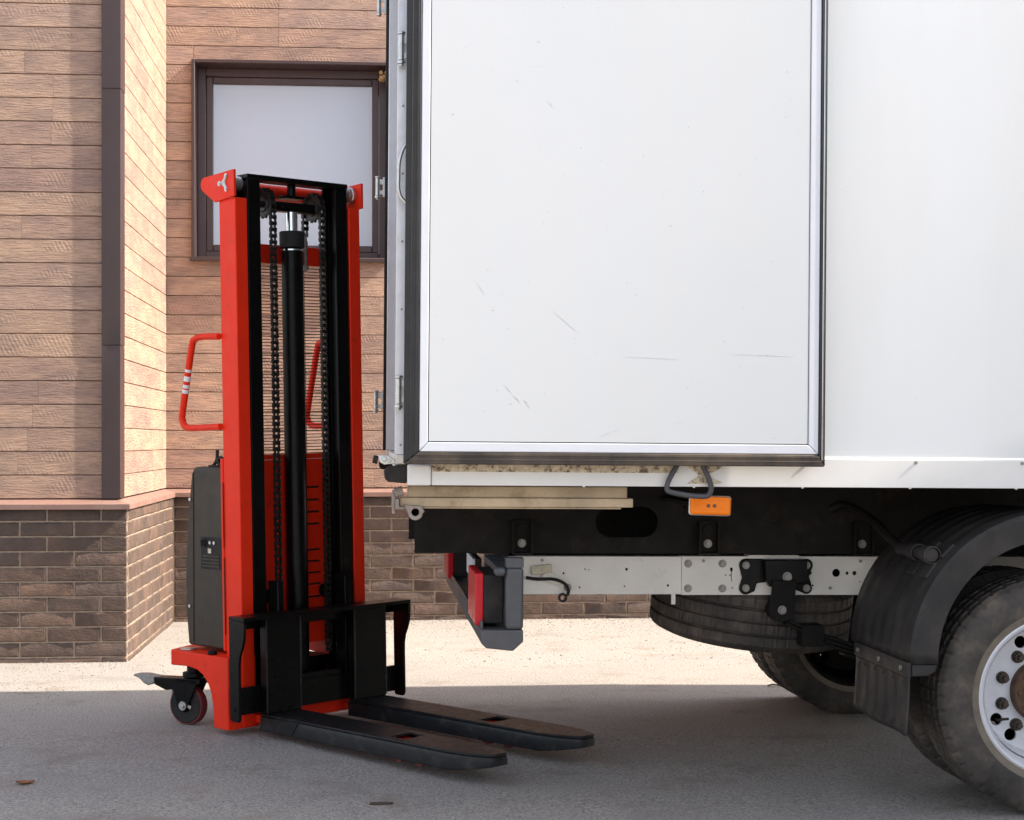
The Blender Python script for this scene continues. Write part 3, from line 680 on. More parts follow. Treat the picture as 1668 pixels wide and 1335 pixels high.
rme = rim(); rme_dark = rme.copy(); rme_dark.materials[0] = M['under']  # rim copy in the dark underbody colour for inner and far wheels
hubm = MB(); hubm.lathe([(.0, -.075), (.060, -.075), (.064, -.070), (.066, -.05), (.072, -.048), (.10, -.045), (.104, -.040), (.106, -.0065)], (0, 0, 0), 1, 48)
for k in range(10): hubm.cyl((.085*cos(k*pi/5), -.0455, .085*sin(k*pi/5)), (.085*cos(k*pi/5), -.053, .085*sin(k*pi/5)), .009, 6)
hme = hubm.mesh('hub', M['hub'])
nut = MB(); nut.cyl((0, -.006, 0), (0, -.012, 0), .021, 18); nut.cyl((0, -.012, 0), (0, -.034, 0), .0165, 6); nut.cyl((0, -.034, 0), (0, -.048, 0), .009, 12); nme = nut.mesh('lug_nut', M['nut'])
valve = MB(); valve.tube(smoothpath([(0, 0, 0), (0, -.02, .0), (.012, -.03, .004), (.03, -.034, .006)]), .0045, 8); vme = valve.mesh('valve', M['rubber'])
def wheel(u, v, z, flip=False, full=True, name='wheel'):
    e = bpy.data.objects.new(name, None); COL.objects.link(e); e.parent = T; e.location = (u, v, z)
    if flip: e.rotation_euler = (0, 0, pi)
    inst('tyre', tme, e); inst('rim', rme if full and not (flip and v > 1) else rme_dark, e); DD = .025
    if full:
        inst('hub', hme, e, (0, DD, 0))
        for k in range(10):
            a = R(17+36*k); inst('lug_nut', nme, e, (.140*cos(a), DD, .140*sin(a)))
        inst('valve', vme, e, (.178*cos(R(212)), DD-.005, .178*sin(R(212))))
    return e
WU, WZ = 2.172, .381
wheel(WU, .155, WZ); wheel(WU, .475, WZ, True, False)
wheel(WU-.11, WID-.155, WZ+.02, True); wheel(WU-.11, WID-.475, WZ+.02, False, False)
m = MB(); m.cyl((WU, .3, WZ), (WU, WID-.3, WZ), .055, 20); m.lathe([(.0, -.16), (.10, -.14), (.16, -.05), (.16, .05), (.10, .14), (.0, .16)], (WU, WID/2, WZ), 1, 24)
m.lathe([(.0, .0), (.17, .0), (.17, .11), (.0, .11)], (WU, .60, WZ), 1, 32); m.lathe([(.0, .0), (.17, .0), (.17, .11), (.0, .11)], (WU, WID-.71, WZ), 1, 32)
m.build('rear_axle', M['under'], T)
sw = wheel(1.43, 1.23, .572, False, False, 'spare_wheel'); sw.matrix_local = Matrix.Translation((1.43, 1.23, .572)) @ Matrix.Rotation(R(4.5), 4, 'Y') @ Matrix.Rotation(R(6), 4, 'X') @ Matrix.Rotation(R(-90), 4, 'X'); sw['label'] = 'spare wheel slung flat under the chassis'
m = MB(); m.cyl((1.43, 1.23, .60), (1.43, 1.23, .80), .02, 12); m.box(1.33, 1.53, 1.20, 1.26, .73, .76); m.build('spare_wheel_carrier', M['under'], T)

# mudguards with flange, strip and ribbed flap
def mudguard(sgn):
    vb = 0 if sgn < 0 else WID
    V = lambda d: vb-sgn*d
    fu, fz, fr = 2.152, .503, .484; n = 40; sec = [(fr-.088, .0), (fr-.086, -.006), (fr-.012, -.006), (fr, .004), (fr+.002, .02)]
    for k in range(6):
        d = .05+k*.1; sec += [(fr+.001, d), (fr+.0035, d+.008), (fr+.0035, d+.05), (fr+.001, d+.058)]
    sec += [(fr, .66), (fr-.02, .66)]
    m = MB(); vs = []; fs = []; k = len(sec)
    for i in range(n+1):
        a = R((181-178*i/n) if sgn < 0 else (150-120*i/n))
        vs += [(fu+r*cos(a), V(d), fz+r*sin(a)) for r, d in sec]
    for i in range(n):
        for j in range(k-1): fs.append((i*k+j, i*k+j+1, (i+1)*k+j+1, (i+1)*k+j))
    m.add(vs, fs); o = m.build('mudguard', M['fender'], T, smooth=25)
    s = o.modifiers.new('solid', 'SOLIDIFY'); s.thickness = .004; s.offset = 0
    if sgn > 0: return
    # lower end cap of the flange, clamp strip with bolts
    m = MB(); m.prism([(fu-fr+.002, fz-.01), (fu-fr+.085, fz-.01), (fu-fr+.08, fz-.032), (fu-fr+.055, fz-.046), (fu-fr+.002, fz-.048)], 1, min(V(-.008), V(.03)), max(V(-.008), V(.03))); m.build('end_cap', M['fender'], o, bev=.004)
    m = MB(); m.box(fu-fr-.012, fu-fr+.001, min(V(-.002), V(.585)), max(V(-.002), V(.585)), fz-.052, fz-.003); st = m.build('clamp_strip', M['fender'], o, bev=.002)
    for d in (.06, .29, .53):
        q = MB(); q.cyl((fu-fr-.011, V(d), fz-.027), (fu-fr-.018, V(d), fz-.027), .009, 8); q.build('bolt', M['bolt'], o)
    # flap: slightly curved rubber sheet with raised ribs
    m = MB(); nv, nz = 41, 14; vs = []; fs = []
    for i in range(nv):
        d = .0+.575*i/(nv-1); prof = .006 if (i % 7) in (2, 3, 4) and 2 < i < nv-3 else 0
        zb = .262+.003*sin(i*.22)+(.0 if i < nv-2 else .008)
        for q in range(nz):
            t = q/(nz-1); z = fz-.045+(zb-(fz-.045))*t
            vs.append((fu-fr-.002-.010*t*t-(prof if .08 < t < .9 else 0), V(d), z))
    for i in range(nv-1):
        for q in range(nz-1): fs.append((i*nz+q, (i+1)*nz+q, (i+1)*nz+q+1, i*nz+q+1))
    m.add(vs, fs); fl = m.build('mud_flap', M['fender'], o, smooth=20); s = fl.modifiers.new('solid', 'SOLIDIFY'); s.thickness = .006
    # tubular stay with clamps
    cu, cz = fu+fr*cos(R(139))-.028, fz+fr*sin(R(139))+.022
    m = MB(); m.cyl((cu, V(.07), cz), (cu, V(.38), cz+.0), .0225, 20)
    m.build('stay_tube', M['fender'], o); m = MB()
    m.tube(smoothpath([(cu, V(.37), cz), (cu-.015, V(.44), cz+.03), (cu-.05, V(.60), cz+.10), (cu-.09, V(.76), cz+.135), (cu-.13, V(.80), cz+.12)]), .016, 12)
    m.build('bent_stay', M['under'], o)
    for d in (.09, .22):
        q = MB(); q.lathe([(.0255, -.028), (.030, -.028), (.030, .028), (.0255, .028)], (cu, V(d), cz), 1, 20)
        a = R(139)
        for s_ in (-1, 1):
            c = Vector((fu+(fr+.008)*cos(a+s_*.085), V(d), fz+(fr+.008)*sin(a+s_*.085))); X = Matrix.Translation(c) @ Matrix.Rotation(-(a+s_*.085)+pi/2, 4, 'Y')
            bb = MB(xf=X); bb.box(-.03, .03, -.035, .035, -.004, .006); q.v += [p for p in bb.v]; q.f += [[i+len(q.v)-8 for i in f] for f in bb.f]; q.mi += [0]*6
        q.build('clamp', M['fender'], o, bev=.002)
mudguard(-1); mudguard(1)

# amber side marker
m = MB(); m.box(-.053, .053, -.022, 0, -.027, .027); lp = m.build('side_marker_lamp', M['lens_amber'], T, bev=.008, seg=3); lp.scale = (1.25, 1, 1.1); lp.location = (1.016, .050, 1.002); lp.rotation_euler = (0, R(1.5), 0)
m = MB(); m.box(-.0555, .0555, -.012, .004, -.0295, .0295); m.build('lamp_base', M['alu'], lp, bev=.008, seg=3)
for x0 in (-.011, .005):
    m = MB(); m.box(x0, x0+.008, -.024, -.0225, -.0045, .0045); m.build('lamp_element', M['hub'], lp)
m = MB(); m.box(.99, 1.04, .056, .80, .992, 1.006); m.build('lamp_bracket', M['under'], T)
# step loop (bent bar) below the door
pts = [(.895, -.03, 1.135), (.868, -.03, 1.085), (.862, -.03, 1.06), (.872, -.03, 1.048), (.935, -.03, 1.0365), (.985, -.03, 1.0345), (.998, -.03, 1.042), (1.004, -.03, 1.06), (.996, -.03, 1.09), (.975, -.03, 1.135)]
m = MB(); m.tube(smoothpath(pts, 5), .0085, 10); m.build('step_loop', M['bumper'], T)

# rear under-run bar, end post, tail lamps
m = MB()
sec = [(.284, .60), (.284, .556), (.300, .542), (.385, .533), (.418, .563), (.418, .60)]
m.prism(sec, 1, .065, WID-.065); m.box(.284, .292, .1, WID-.1, .6005, .625); bar = m.build('under_run_bar', M['bumper'], T, bev=.006)
for v0, v1 in ((.065, .135), (WID-.135, WID-.065)):
    m = MB(); m.box(.362, .418, v0, v1, .6005, .80); m.box(.325, .3615, v0, v1, .772, .80); m.build('end_post', M['bumper'], bar, bev=.012, seg=3)
    m = MB(); m.box(.362, .418, min(v0, v1)+.002, max(v0, v1)-.002, .80, .83) ; m.build('hanger', M['bumper'], bar)
for v0, v1 in ((.1355, .7), (WID-.7, WID-.1355)):
    m = MB(); m.box(.335, .41, v0, v1, .775, .797); m.build('lamp_shelf', M['bumper'], bar, bev=.003)
m = MB(); m.box(.40, .43, .8, 1.6, .60, .80); m.build('stay_plate', M['under'], bar)
for s_, va, vb_ in ((-1, .15, .52), (1, WID-.52, WID-.15)):
    m = MB(); m.box(.297, .360, va, vb_, .612, .770); h = m.build('tail_lamp', M['rubber'], T, bev=.004)
    n_ = 3
    for k in range(n_):
        a0 = va+(vb_-va)*k/n_; a1 = va+(vb_-va)*(k+1)/n_-.002
        q = MB(); q.box(.268, .2965, a0, a1, .606, .776); q.build('lens', M['lens_red'], h, bev=.006, seg=3)
m = MB(); m.box(.31, .33, .75, 1.25, .66, .78); nb_ = m.build('plate_holder', M['under'], T)
m = MB(); m.box(.3035, .309, .80, 1.2, .70, .775); m.build('plate_back', M['alu_white'], nb_)

# unseen copy of the truck, added right of the frame to shade the foreground
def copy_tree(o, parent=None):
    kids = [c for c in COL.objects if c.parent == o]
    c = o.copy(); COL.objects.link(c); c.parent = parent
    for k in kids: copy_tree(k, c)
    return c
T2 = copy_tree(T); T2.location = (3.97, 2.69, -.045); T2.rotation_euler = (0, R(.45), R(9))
T2['label'] = 'unseen copy of the box truck, added on the right to shade the foreground'
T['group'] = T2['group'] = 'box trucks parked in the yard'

# ------------------------------------------------------------------ pallet stacker  (local x: along the forks, y: across, z: up)
S = thing('pallet_stacker', 'red electric pallet stacker with black mast, chains and lowered forks beside the truck', 'forklift', (-1.100, 6.80, 0.0), (0, 0, 0))
S.matrix_world = Matrix.Translation((-1.100, 6.80, 0.0)) @ Matrix.Rotation(R(-45.7), 4, 'Z') @ Matrix.Rotation(R(1.15), 4, 'X')
RED, BLK = M['red'], M['black']
CY = .326
# outer posts (folded channel: outer web, front and rear flange)
for s_ in (0, 1):
    Y = (lambda y: y) if s_ == 0 else (lambda y: 2*CY-y)
    def bx(m, x0, x1, y0, y1, z0, z1): m.box(x0, x1, min(Y(y0), Y(y1)), max(Y(y0), Y(y1)), z0, z1)
    m = MB(); m.prism([(-.115, Y(0)), (.0, Y(0)), (.0, Y(.060)), (-.008, Y(.060)), (-.008, Y(.008)), (-.107, Y(.008)), (-.107, Y(.060)), (-.115, Y(.060))], 2, .03, 2.20)
    post = m.build('mast_post', RED, S, bev=.006, seg=3)
    m = MB(); bx(m, -.132, -.1155, -.004, .03, .33, 1.13); sp = m.build('side_flange', RED, post, bev=.003)
    m = MB(); bx(m, -.1165, -.1125, -.0052, -.0035, .40, .72); bx(m, -.1165, -.1125, -.0052, -.0035, .76, 1.03); m.build('weld_gap', BLK, post)
    m = MB(); pr = [(.012, 2.312), (.012, 2.203), (-.128, 2.190)]+arc(-.195, 2.270, .032, 230, 110, 8)
    m.prism(pr, 1, min(Y(-.013), Y(-.001)), max(Y(-.013), Y(-.001))); br = m.build('top_bracket', RED, S, bev=.002)
    m = MB(); m.cyl((-.055, Y(-.0132), 2.262), (-.055, Y(-.018), 2.262), .013, 14)
    for a in (60, 180, 300):
        c = (-.055+.031*cos(R(a)), 2.262+.031*sin(R(a))); m.cyl((c[0], Y(-.0132), c[1]), (c[0], Y(-.017), c[1]), .0105, 10); m.cyl((c[0], Y(-.017), c[1]), (c[0], Y(-.021), c[1]), .006, 6)
        m.cyl((-.055, Y(-.015), 2.262), (c[0], Y(-.015), c[1]), .007, 8)
    m.build('bolt_plate', M['steel'], br)
    m = MB(); pr = [(.02, .0), (.034, .0), (.036, .004), (.036, .018), (.033, .022), (.033, .036), (.03, .038), (.03, .056), (.02, .06)]
    m.lathe([(r, Y(h)) for r, h in pr], (-.05, 0, 2.263), 1, 32); m.build('roller', M['steel'], S)
    # inner mast rail: I-section, black
    m = MB(); y0, y1 = .066, .129
    m.prism([(-.004, Y(y0)), (-.004, Y(y1)), (-.016, Y(y1)), (-.016, Y(y0+.034)), (-.09, Y(y0+.034)), (-.09, Y(y1)), (-.102, Y(y1)), (-.102, Y(y0)), (-.09, Y(y0)), (-.09, Y(y0+.022)), (-.016, Y(y0+.022)), (-.016, Y(y0))], 2, .10, 2.284)
    m.build('inner_mast_rail', BLK, S, bev=.003)
    # base bracket with wheel-arch cut-out
    pr = [(-.495, .318), (-.006, .318), (-.006, .022), (-.112, .022)]+[(-.116, .10), (-.128, .16), (-.15, .20), (-.185, .232), (-.23, .25), (-.30, .258), (-.495, .252)]
    m = MB(); m.prism(pr, 1, min(Y(-.07), Y(.085)), max(Y(-.07), Y(.085)))
    for i, p in enumerate(m.v):
        if abs(p.y-Y(-.07)) < 1e-5 and p.x < -.45: m.v[i] = Vector((-.425, p.y, p.z))
    base = m.build('base_bracket', RED, S, bev=.004)
    m = MB(); m.cyl((-.365, Y(-.02), .3182), (-.365, Y(-.02), .324), .036, 28); m.build('cap_disc', M['steel'], base, bev=.002)
    m = MB(); m.cyl((-.15, Y(-.045), .3185), (-.15, Y(-.045), .334), .020, 16); m.build('knob', BLK, base, bev=.003)
    # caster with brake pedal: trails backwards and outwards
    ang = R(180+(20 if s_ == 0 else -20))
    X = Matrix.Translation((-.335, Y(-.015), 0)) @ Matrix.Rotation(ang, 4, 'Z')
    m = MB(xf=X); m.cyl((0, 0, .20), (0, 0, .251), .030, 16); m.cyl((0, 0, .205), (0, 0, .225), .048, 24); m.box(-.055, .065, -.038, .038, .178, .2)
    for y in (-.038, .031):
        m.prism([(-.045, .199), (.18, .196), (.19, .18), (.175, .165), (.12, .145), (.085, .15), (.06, .075), (.025, .065), (.005, .09), (-.045, .19)], 1, y, y+.007)
    m.box(.05, .19, -.030, .030, .186, .197)
    cs = m.build('caster', M['black'], S, bev=.003)
    m = MB(xf=X); m.lathe([(.03, -.024), (.072, -.024), (.0775, -.020), (.0775, .020), (.072, .024), (.03, .024)], (.03, 0, .085), 1, 40); m.build('caster_hub', M['rubber'], cs)
    m = MB(xf=X); m.lathe([(.0776, -.0215), (.081, -.022), (.085, -.016), (.085, .016), (.081, .022), (.0776, .0215)], (.03, 0, .085), 1, 48); m.build('caster_tyre', M['red2'], cs)
    m = MB(xf=X); m.cyl((.03, .038, .085), (.03, .046, .085), .019, 20); m.cyl((.03, .046, .085), (.03, .054, .085), .012, 6); m.build('axle_nut', M['steel'], cs)
    m = MB(xf=X); m.cyl((.03, -.046, .085), (.03, -.038, .085), .019, 20); m.cyl((.03, -.054, .085), (.03, -.046, .085), .012, 6); m.build('axle_nut', M['steel'], cs)
    m = MB(xf=X); m.prism([(.17, .197), (.245, .206), (.30, .203), (.302, .196), (.27, .185), (.245, .165), (.225, .158), (.19, .17)], 1, -.026, .026); m.cyl((.19, -.045, .18), (.19, .045, .18), .012, 14); m.box(.10, .112, -.012, .012, .095, .15); m.build('brake_pedal', M['bolt'], cs, bev=.004)
    # side handle: bent red tube
    pts = [(-.12, Y(-.006), 1.636), (-.25, Y(-.006), 1.640), (-.30, Y(-.006), 1.630), (-.325, Y(-.006), 1.595), (-.40, Y(-.006), 1.33), (-.404, Y(-.006), 1.295), (-.385, Y(-.006), 1.268), (-.34, Y(-.006), 1.258), (-.12, Y(-.006), 1.262)]
    m = MB(); m.tube(smoothpath(pts, 5), .0145, 12); hd = m.build('handle', RED, S)
    if s_ == 0:
        d = Vector((-.075, 0, -.265)).normalized(); p0 = Vector((-.350, -.006, 1.507))
        for t0, t1 in ((.0, .012), (.030, .052), (.067, .082), (.088, .104)):
            q = MB(); q.cyl(p0+d*t0, p0+d*t1, .0150, 14); q.build('tape_mark', M['tape'], hd)
# mast top plate, cylinder, cross head
m = MB(); m.box(-.106, .0, .064, 2*CY-.064, 2.2845, 2.302); m.box(-.008, .0005, .066, 2*CY-.066, 2.280, 2.2842); m.build('top_beam', BLK, S, bev=.003)
m = MB(); m.cyl((-.055, CY, .10), (-.055, CY, 2.0), .046, 32); cy = m.build('lift_cylinder', BLK, S)
m = MB(); m.cyl((-.055, CY, 2.016), (-.055, CY, 2.085), .053, 32); m.build('cylinder_cap', M['rubber'], cy, bev=.004)
m = MB(); m.lathe([(.046, 2.000), (.052, 2.002), (.052, 2.008), (.046, 2.010)], (-.055, CY, 0), 2, 32); m.build('retaining_ring', M['chrome'], cy)
m = MB(); m.cyl((-.055, CY, 2.085), (-.055, CY, 2.166), .025, 24); m.build('piston_rod', M['chrome'], cy)
m = MB(); m.box(-.085, -.035, .212, 2*CY-.212, 2.166, 2.206); m.cyl((-.06, CY+.005, 2.226), (-.06, CY+.005, 2.284), .018, 18); m.box(-.09, -.03, CY-.05, CY+.05, 2.222, 2.235); m.build('cross_head', BLK, S, bev=.004)
m = MB(); m.cyl((-.17, .012, 2.258), (-.17, 2*CY-.012, 2.258), .035, 28); m.build('rear_tube', RED, S)
m = MB(); m.box(-.155, -.143, .06, 2*CY-.06, 1.955, 2.035); rb = m.build('rear_bar', RED, S, bev=.003)
# chains over sprockets
def chain(y, name):
    m = MB(); p = .0262; pts = []
    z = .30
    sx, sz, sr = -.072, 2.192, .060
    path = [(sx+sr, zz) for zz in [z+i*p for i in range(int((sz-z)/p))]]
    na = int(pi*sr/p)
    path += [(sx+sr*cos(pi*i/na), sz+sr*sin(pi*i/na)) for i in range(na+1)]
    path += [(sx-sr, sz-p*i) for i in range(1, 5)]
    for i in range(len(path)-1):
        (x0, z0), (x1, z1) = path[i], path[i+1]; d = Vector((x1-x0, 0, z1-z0)); ln = d.length; ang = math.atan2(d.z, d.x)
        X = Matrix.Translation((x0, y, z0)) @ Matrix.Rotation(-ang, 4, 'Y')
        ow = .0120 if i % 2 else .0086
        q = MB(xf=X); pl_ = [(-.011, 0), (-.007, .0095), (.004, .0098), (ln/2, .0062), (ln-.004, .0098), (ln+.007, .0095), (ln+.011, 0), (ln+.007, -.0095), (ln-.004, -.0098), (ln/2, -.0062), (.004, -.0098), (-.007, -.0095)]
        q.prism(pl_, 1, -ow-.0017, -ow+.0017); q.prism(pl_, 1, ow-.0017, ow+.0017); q.cyl((0, -.0148, 0), (0, .0148, 0), .0072, 8)
        o = len(m.v); m.v += q.v; m.f += [[k+o for k in f] for f in q.f]; m.mi += q.mi
    c = m.build('chain', M['chain'], S)
    q = MB(); q.cyl((sx-sr, y, sz-p*4.2), (sx-sr, y, 1.93), .0075, 10); q.cyl((sx-sr, y, 1.952), (sx-sr, y, 1.935), .014, 6); q.cyl((sx-sr, y, 2.02), (sx-sr, y, 2.06), .011, 10); q.build('chain_anchor', M['bolt'], c)
    q = MB(); q.lathe([(.0, -.012), (.030, -.012), (.034, -.007), (.052, -.006), (.052, .006), (.034, .007), (.030, .012), (.0, .012)], (sx, y, sz), 1, 28)
    for k in range(14):
        a = 2*pi*k/14; q.cyl((sx+(.054)*cos(a), y-.005, sz+.054*sin(a)), (sx+.054*cos(a), y+.005, sz+.054*sin(a)), .006, 8)
    q.cyl((sx, y-.03, sz), (sx, y+.03, sz), .014, 14); q.build('sprocket', M['chain'], S)
chain(.197, 'a'); chain(2*CY-.197, 'b')
# wire guard behind the mast
m = MB(); m.tube([(-.165, .06, 1.13), (-.165, .06, 1.955)], .003, 6); m.tube([(-.165, 2*CY-.06, 1.13), (-.165, 2*CY-.06, 1.955)], .003, 6); m.tube([(-.165, .145, 1.13), (-.165, .145, 1.955)], .0014, 6); m.tube([(-.165, .47, 1.13), (-.165, .47, 1.955)], .0014, 6); wg = m.build('wire_guard', BLK, S)
wm = MB(); wm.cyl((0, -.27, 0), (0, .27, 0), .0019, 6); wme = wm.mesh('wire', BLK)
for k in range(60): inst('wire', wme, wg, (-.165, CY, 1.142+k*.0136))
# power unit: red front panel with vent slots, black cover, latch, control recess
zz = [1.2-(y-719)*7.06/2700+.001 for y in (798, 819, 839, 859, 902, 921, 940, 959, 980)]
PX = (-.1235, -.1185)
m = MB(); m.box(*PX, .061, .385, .322, 1.14); m.box(*PX, .50, 2*CY-.061, .322, 1.14)
zl = [.322]+[q for z in sorted(zz) for q in (z-.0045, z+.0045)]+[1.14]
for i in range(0, len(zl), 2): m.box(*PX, .385, .50, zl[i], zl[i+1])
m.box(-.16, -.1237, .061, 2*CY-.061, 1.128, 1.1395); pu = m.build('front_panel', RED, S)
for y0, y1 in ((.065, .30), (.36, .585)):
    m = MB(); m.box(-.1183, -.117, y0, y1, 1.117, 1.119); m.build('panel_seam', M['tape'], pu)
m = MB(); m.box(-.36, -.215, .04, 2*CY-.04, .33, 1.08); m.build('battery_box', M['rubber'], S)
pc = [(-.125, .33), (-.125, 1.094), (-.315, 1.094), (-.338, 1.088), (-.355, 1.065), (-.385, .90), (-.412, .66), (-.414, .48), (-.398, .334)]
m = MB(); m.prism(pc, 1, .0, 2*CY); cv = m.build('rear_cover', M['cover'], S, bev=.012, seg=4)
m = MB(); m.prism([(-.352, .35), (-.334, 1.07), (-.337, 1.07), (-.355, .35)], 1, -.0025, -.0008); m.build('seam_groove', M['rubber'], cv)
sc_ = MB(); sc_.cyl((0, -.0005, 0), (0, -.005, 0), .0075, 12); scm = sc_.mesh('screw', M['steel'])
for x, z in ((-.362, .955), (-.378, .50)): inst('screw', scm, cv, (x, -.0005, z))
m = MB(); m.box(-.285, -.13, -.0025, -.0008, .665, .80); rc = m.build('control_recess', M['rubber'], cv)
m = MB(); m.cyl((-.258, -.002, .775), (-.258, -.012, .775), .016, 18); m.box(-.262, -.254, -.022, -.012, .762, .788); m.build('key_switch', M['rubber'], cv)
m = MB(); m.box(-.232, -.210, -.0045, -.003, .732, .752); m.build('sticker', M['tag'], cv)
m = MB()
for k in range(4): m.box(-.275, -.15, -.005, -.003, .675+k*.014, .681+k*.014)
m.build('vent_rib', M['cover'], cv)
for x in (-.215, -.185): inst('screw', scm, cv, (x, -.002, .777))
m = MB(); m.tube(smoothpath([(-.245, .03, 1.094), (-.225, .03, 1.104), (-.205, .03, 1.125), (-.20, .03, 1.165)]), .0075, 8); m.lathe([(.008, -.008), (.021, -.008), (.021, .008), (.008, .008)], (-.178, .03, 1.118), 1, 18, closed=True); m.box(-.25, -.15, .015, .045, 1.0945, 1.101); m.build('cover_latch', M['rubber'], S, bev=.002)
# rear cross structure, front cross beam
m = MB(); m.box(-.11, -.01, .087, 2*CY-.087, .026, .10); m.build('base_beam', RED, S, bev=.004)
m = MB(); m.box(-.30, -.115, .10, 2*CY-.10, .12, .26); m.cyl((-.2, .42, .26), (-.2, .42, .33), .05, 18); m.build('drive_unit', BLK, S, bev=.01)
# carriage
m = MB(); m.box(.066, .172, -.112, 2*CY+.112, .484, .499); m.box(.066, .078, -.095, 2*CY+.095, .44, .4838); ca = m.build('carriage', BLK, S, bev=.002)
for s_ in (0, 1):
    Y = (lambda y: y) if s_ == 0 else (lambda y: 2*CY-y)
    pr = [(.067, .4835), (.171, .4835), (.171, .44), (.168, .41), (.155, .375), (.14, .345), (.132, .31), (.131, .27), (.131, .09), (.122, .076), (.075, .076), (.067, .085)]
    m = MB(); m.prism(pr, 1, min(Y(-.112), Y(-.100)), max(Y(-.112), Y(-.100))); e = m.build('end_plate', BLK, ca, bev=.002)
    m = MB(); m.cyl((.098, Y(-.112), .125), (.098, Y(-.1155), .125), .007, 12); m.build('bolt', BLK, ca)
m = MB(); m.box(.066, .082, -.0995, 2*CY+.0995, .095, .205); m.box(.066, .082, .205, 2*CY-.205, .205, .23); m.build('lower_bar', BLK, ca, bev=.002)
for y in (.135, 2*CY-.165):
    m = MB(); m.box(-.002, .0655, y, y+.03, .10, .62); m.cyl((-.05, y-.03, .55), (-.05, y+.06, .55), .03, 16); m.cyl((-.05, y-.03, .2), (-.05, y+.06, .2), .03, 16); m.build('slide_plate', BLK, ca, bev=.003)
# forks
def fork(yc):
    hw, x0, x1, x2, zt = .086, .085, 1.22, 1.405, .092
    out = [(x0, yc-hw), (x1, yc-hw), (x1+.09, yc-hw*.82), (x2-.03, yc-hw*.55), (x2-.006, yc-hw*.42), (x2, yc-hw*.25), (x2, yc+hw*.25), (x2-.006, yc+hw*.42), (x2-.03, yc+hw*.55), (x1+.09, yc+hw*.82), (x1, yc+hw), (x0, yc+hw)]
    hole = [(.86, yc-.052), (.94, yc-.052), (.94, yc+.052), (.86, yc+.052)]
    m = MB(); m.holed(out, [hole], 2, zt-.010, zt)
    def zb(x): return .022 if x < 1.25 else (.022+(x-1.25)/.155*.026)
    n = len(out); vs = []; fs = []
    dens = []
    for i in range(n-1):
        a, b = Vector(out[i]), Vector(out[i+1]); k = 6 if (b-a).length > .3 else 1
        for j in range(k): dens.append(a.lerp(b, j/k))
    dens.append(Vector(out[-1]))
    for p in dens:
        ctr = Vector((min(p.x, x1-.02), yc)); d = (ctr-p); d = d.normalized()*.010 if d.length > 0 else d
        chy = -.006*(1 if p.y < yc else -1)
        vs += [(p.x, p.y, zt-.0105), (p.x, p.y+chy*.6, zt-.026), (p.x, p.y+chy*.6, zb(p.x)), (p.x+d.x, p.y+d.y, zb(p.x)), (p.x+d.x, p.y+d.y, zt-.0105)]
    for i in range(len(dens)-1):
        for j in range(5): fs.append((i*5+j, i*5+(j+1) % 5, (i+1)*5+(j+1) % 5, (i+1)*5+j))
    m.add(vs, fs)
    f = m.build('fork', M['black_worn'], S, bev=.003)
    m = MB(); m.box(x0, .130, yc-hw+.001, yc+hw-.001, zt+.0005, .4835); m.build('fork_back', BLK, f, bev=.003)
    for s_ in (-1, 1):
        m = MB(); m.tube([(.128, yc+s_*(hw-.001), zt+.004), (.130, yc+s_*(hw-.001), .30), (.130, yc+s_*(hw-.001), .478)], .0035, 8); m.build('weld_bead', M['black_worn'], f)
        m = MB(); m.prism([(.087, .030), (.30, .030), (.34, .078), (.087, .078)], 1, min(yc+s_*hw, yc+s_*(hw+.006)), max(yc+s_*hw, yc+s_*(hw+.006))); m.build('side_gusset', M['black_worn'], f, bev=.001)
    m = MB(); m.box(.0, 1.10, yc-.055, yc+.055, .040, .072); m.build('support_leg', RED, S, bev=.003)
    m = MB(); m.cyl((.90, yc-.05, .034), (.90, yc+.05, .034), .034, 20); m.cyl((1.02, yc-.05, .034), (1.02, yc+.05, .034), .034, 20); m.build('load_roller', M['red2'], S)
fork(.112); fork(.112+.456)

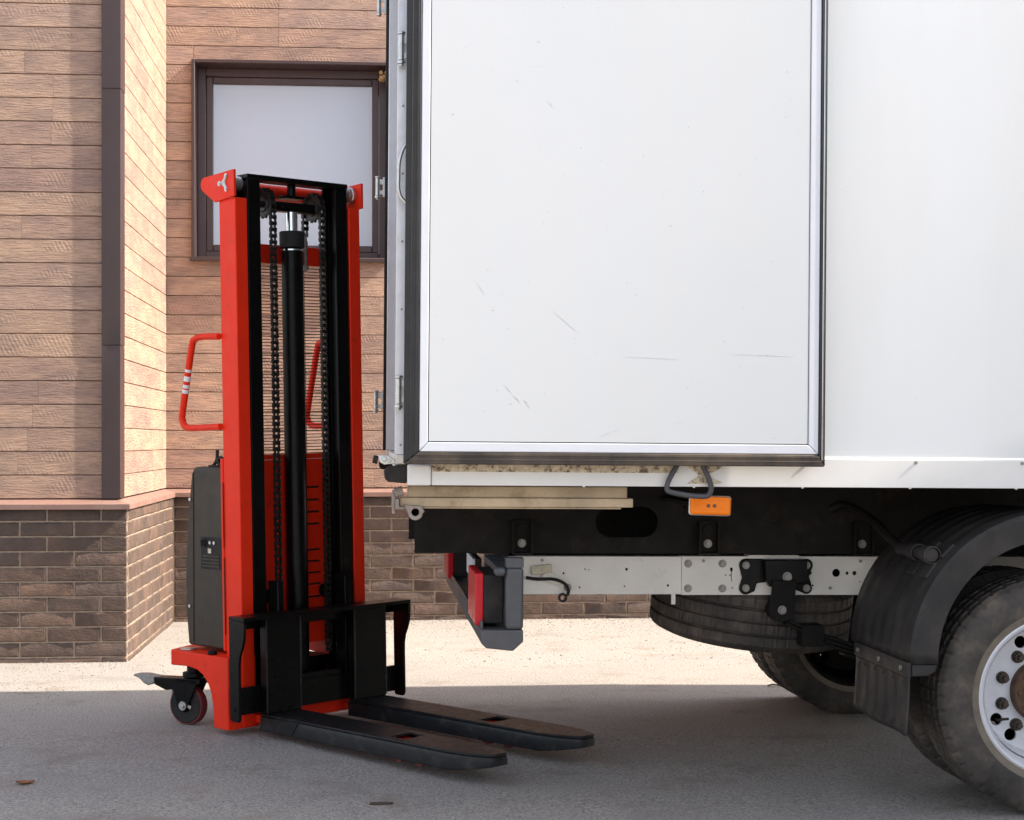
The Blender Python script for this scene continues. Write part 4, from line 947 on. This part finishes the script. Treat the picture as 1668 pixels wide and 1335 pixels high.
# ------------------------------------------------------------------ small loose things
def leaf(name, loc, rz, s, mat, label, cat, curl=.25):
    m = MB(); n = 8; vs = []; fs = []
    for i in range(n+1):
        t = i/n; wd = sin(pi*t**.8)*.38+.02
        vs += [(s*(t-.5), -s*wd, s*curl*(abs(t-.5)**2*1.6)+s*.12), (s*(t-.5), 0, s*curl*(abs(t-.5)**2)+.001), (s*(t-.5), s*wd, s*curl*abs(t-.5)**2*1.3+s*.10)]
    for i in range(n): fs += [(i*3, i*3+3, i*3+4, i*3+1), (i*3+1, i*3+4, i*3+5, i*3+2)]
    m.add(vs, fs); o = m.build(name, mat, None, smooth=60); o.location = loc; o.rotation_euler = (0, 0, rz); o['label'] = label; o['category'] = cat
    s_ = o.modifiers.new('solid', 'SOLIDIFY'); s_.thickness = .0008
leaf('dry_leaf', (-1.735, 5.91, -.0195), .2, .062, M['leaf'], 'curled orange brown dry leaf lying on the asphalt left of the stacker', 'leaf')
m = MB(); m.prism([(-.04, -.008), (-.02, -.011), (.035, -.006), (.042, .003), (.0, .010), (-.036, .006)], 2, .0, .007); o = m.build('wood_chip', M['chip'], None, bev=.002); o.location = (-.442, 5.605, -.026); o.rotation_euler = (0, 0, .1)
o['label'] = 'dark flat wood chip lying on the asphalt in front of the fork tips'; o['category'] = 'wood chip'
m = MB(); m.tube(smoothpath([(-.04, 0, .004), (-.01, .006, .012), (.02, -.004, .008), (.045, .004, .004)]), .0035, 6); o = m.build('twig', M['chip'], None); o.location = (1.29, 8.11, 0); o.rotation_euler = (0, 0, -.3)
o['label'] = 'short dark twig on the shaded asphalt beside the far rear wheels'; o['category'] = 'twig'
m = MB()
for k in range(16):
    c = Vector((random.uniform(-.028, .028), random.uniform(-.02, .02), random.uniform(-.028, .028))); m.lathe([(.001, -.016), (.012, -.010), (.016, 0), (.012, .010), (.001, .016)], c, 2, 10)
o = m.build('mud_nest', M['nest'], None); o.location = Vector((-2.092, 9.025, 0))+Matrix.Rotation(R(4.5), 3, 'Z') @ Vector((1.39, RB+PO+.03, wz1-.075)); o['label'] = 'small tan mud nest in the upper right corner of the window recess'; o['category'] = 'nest'
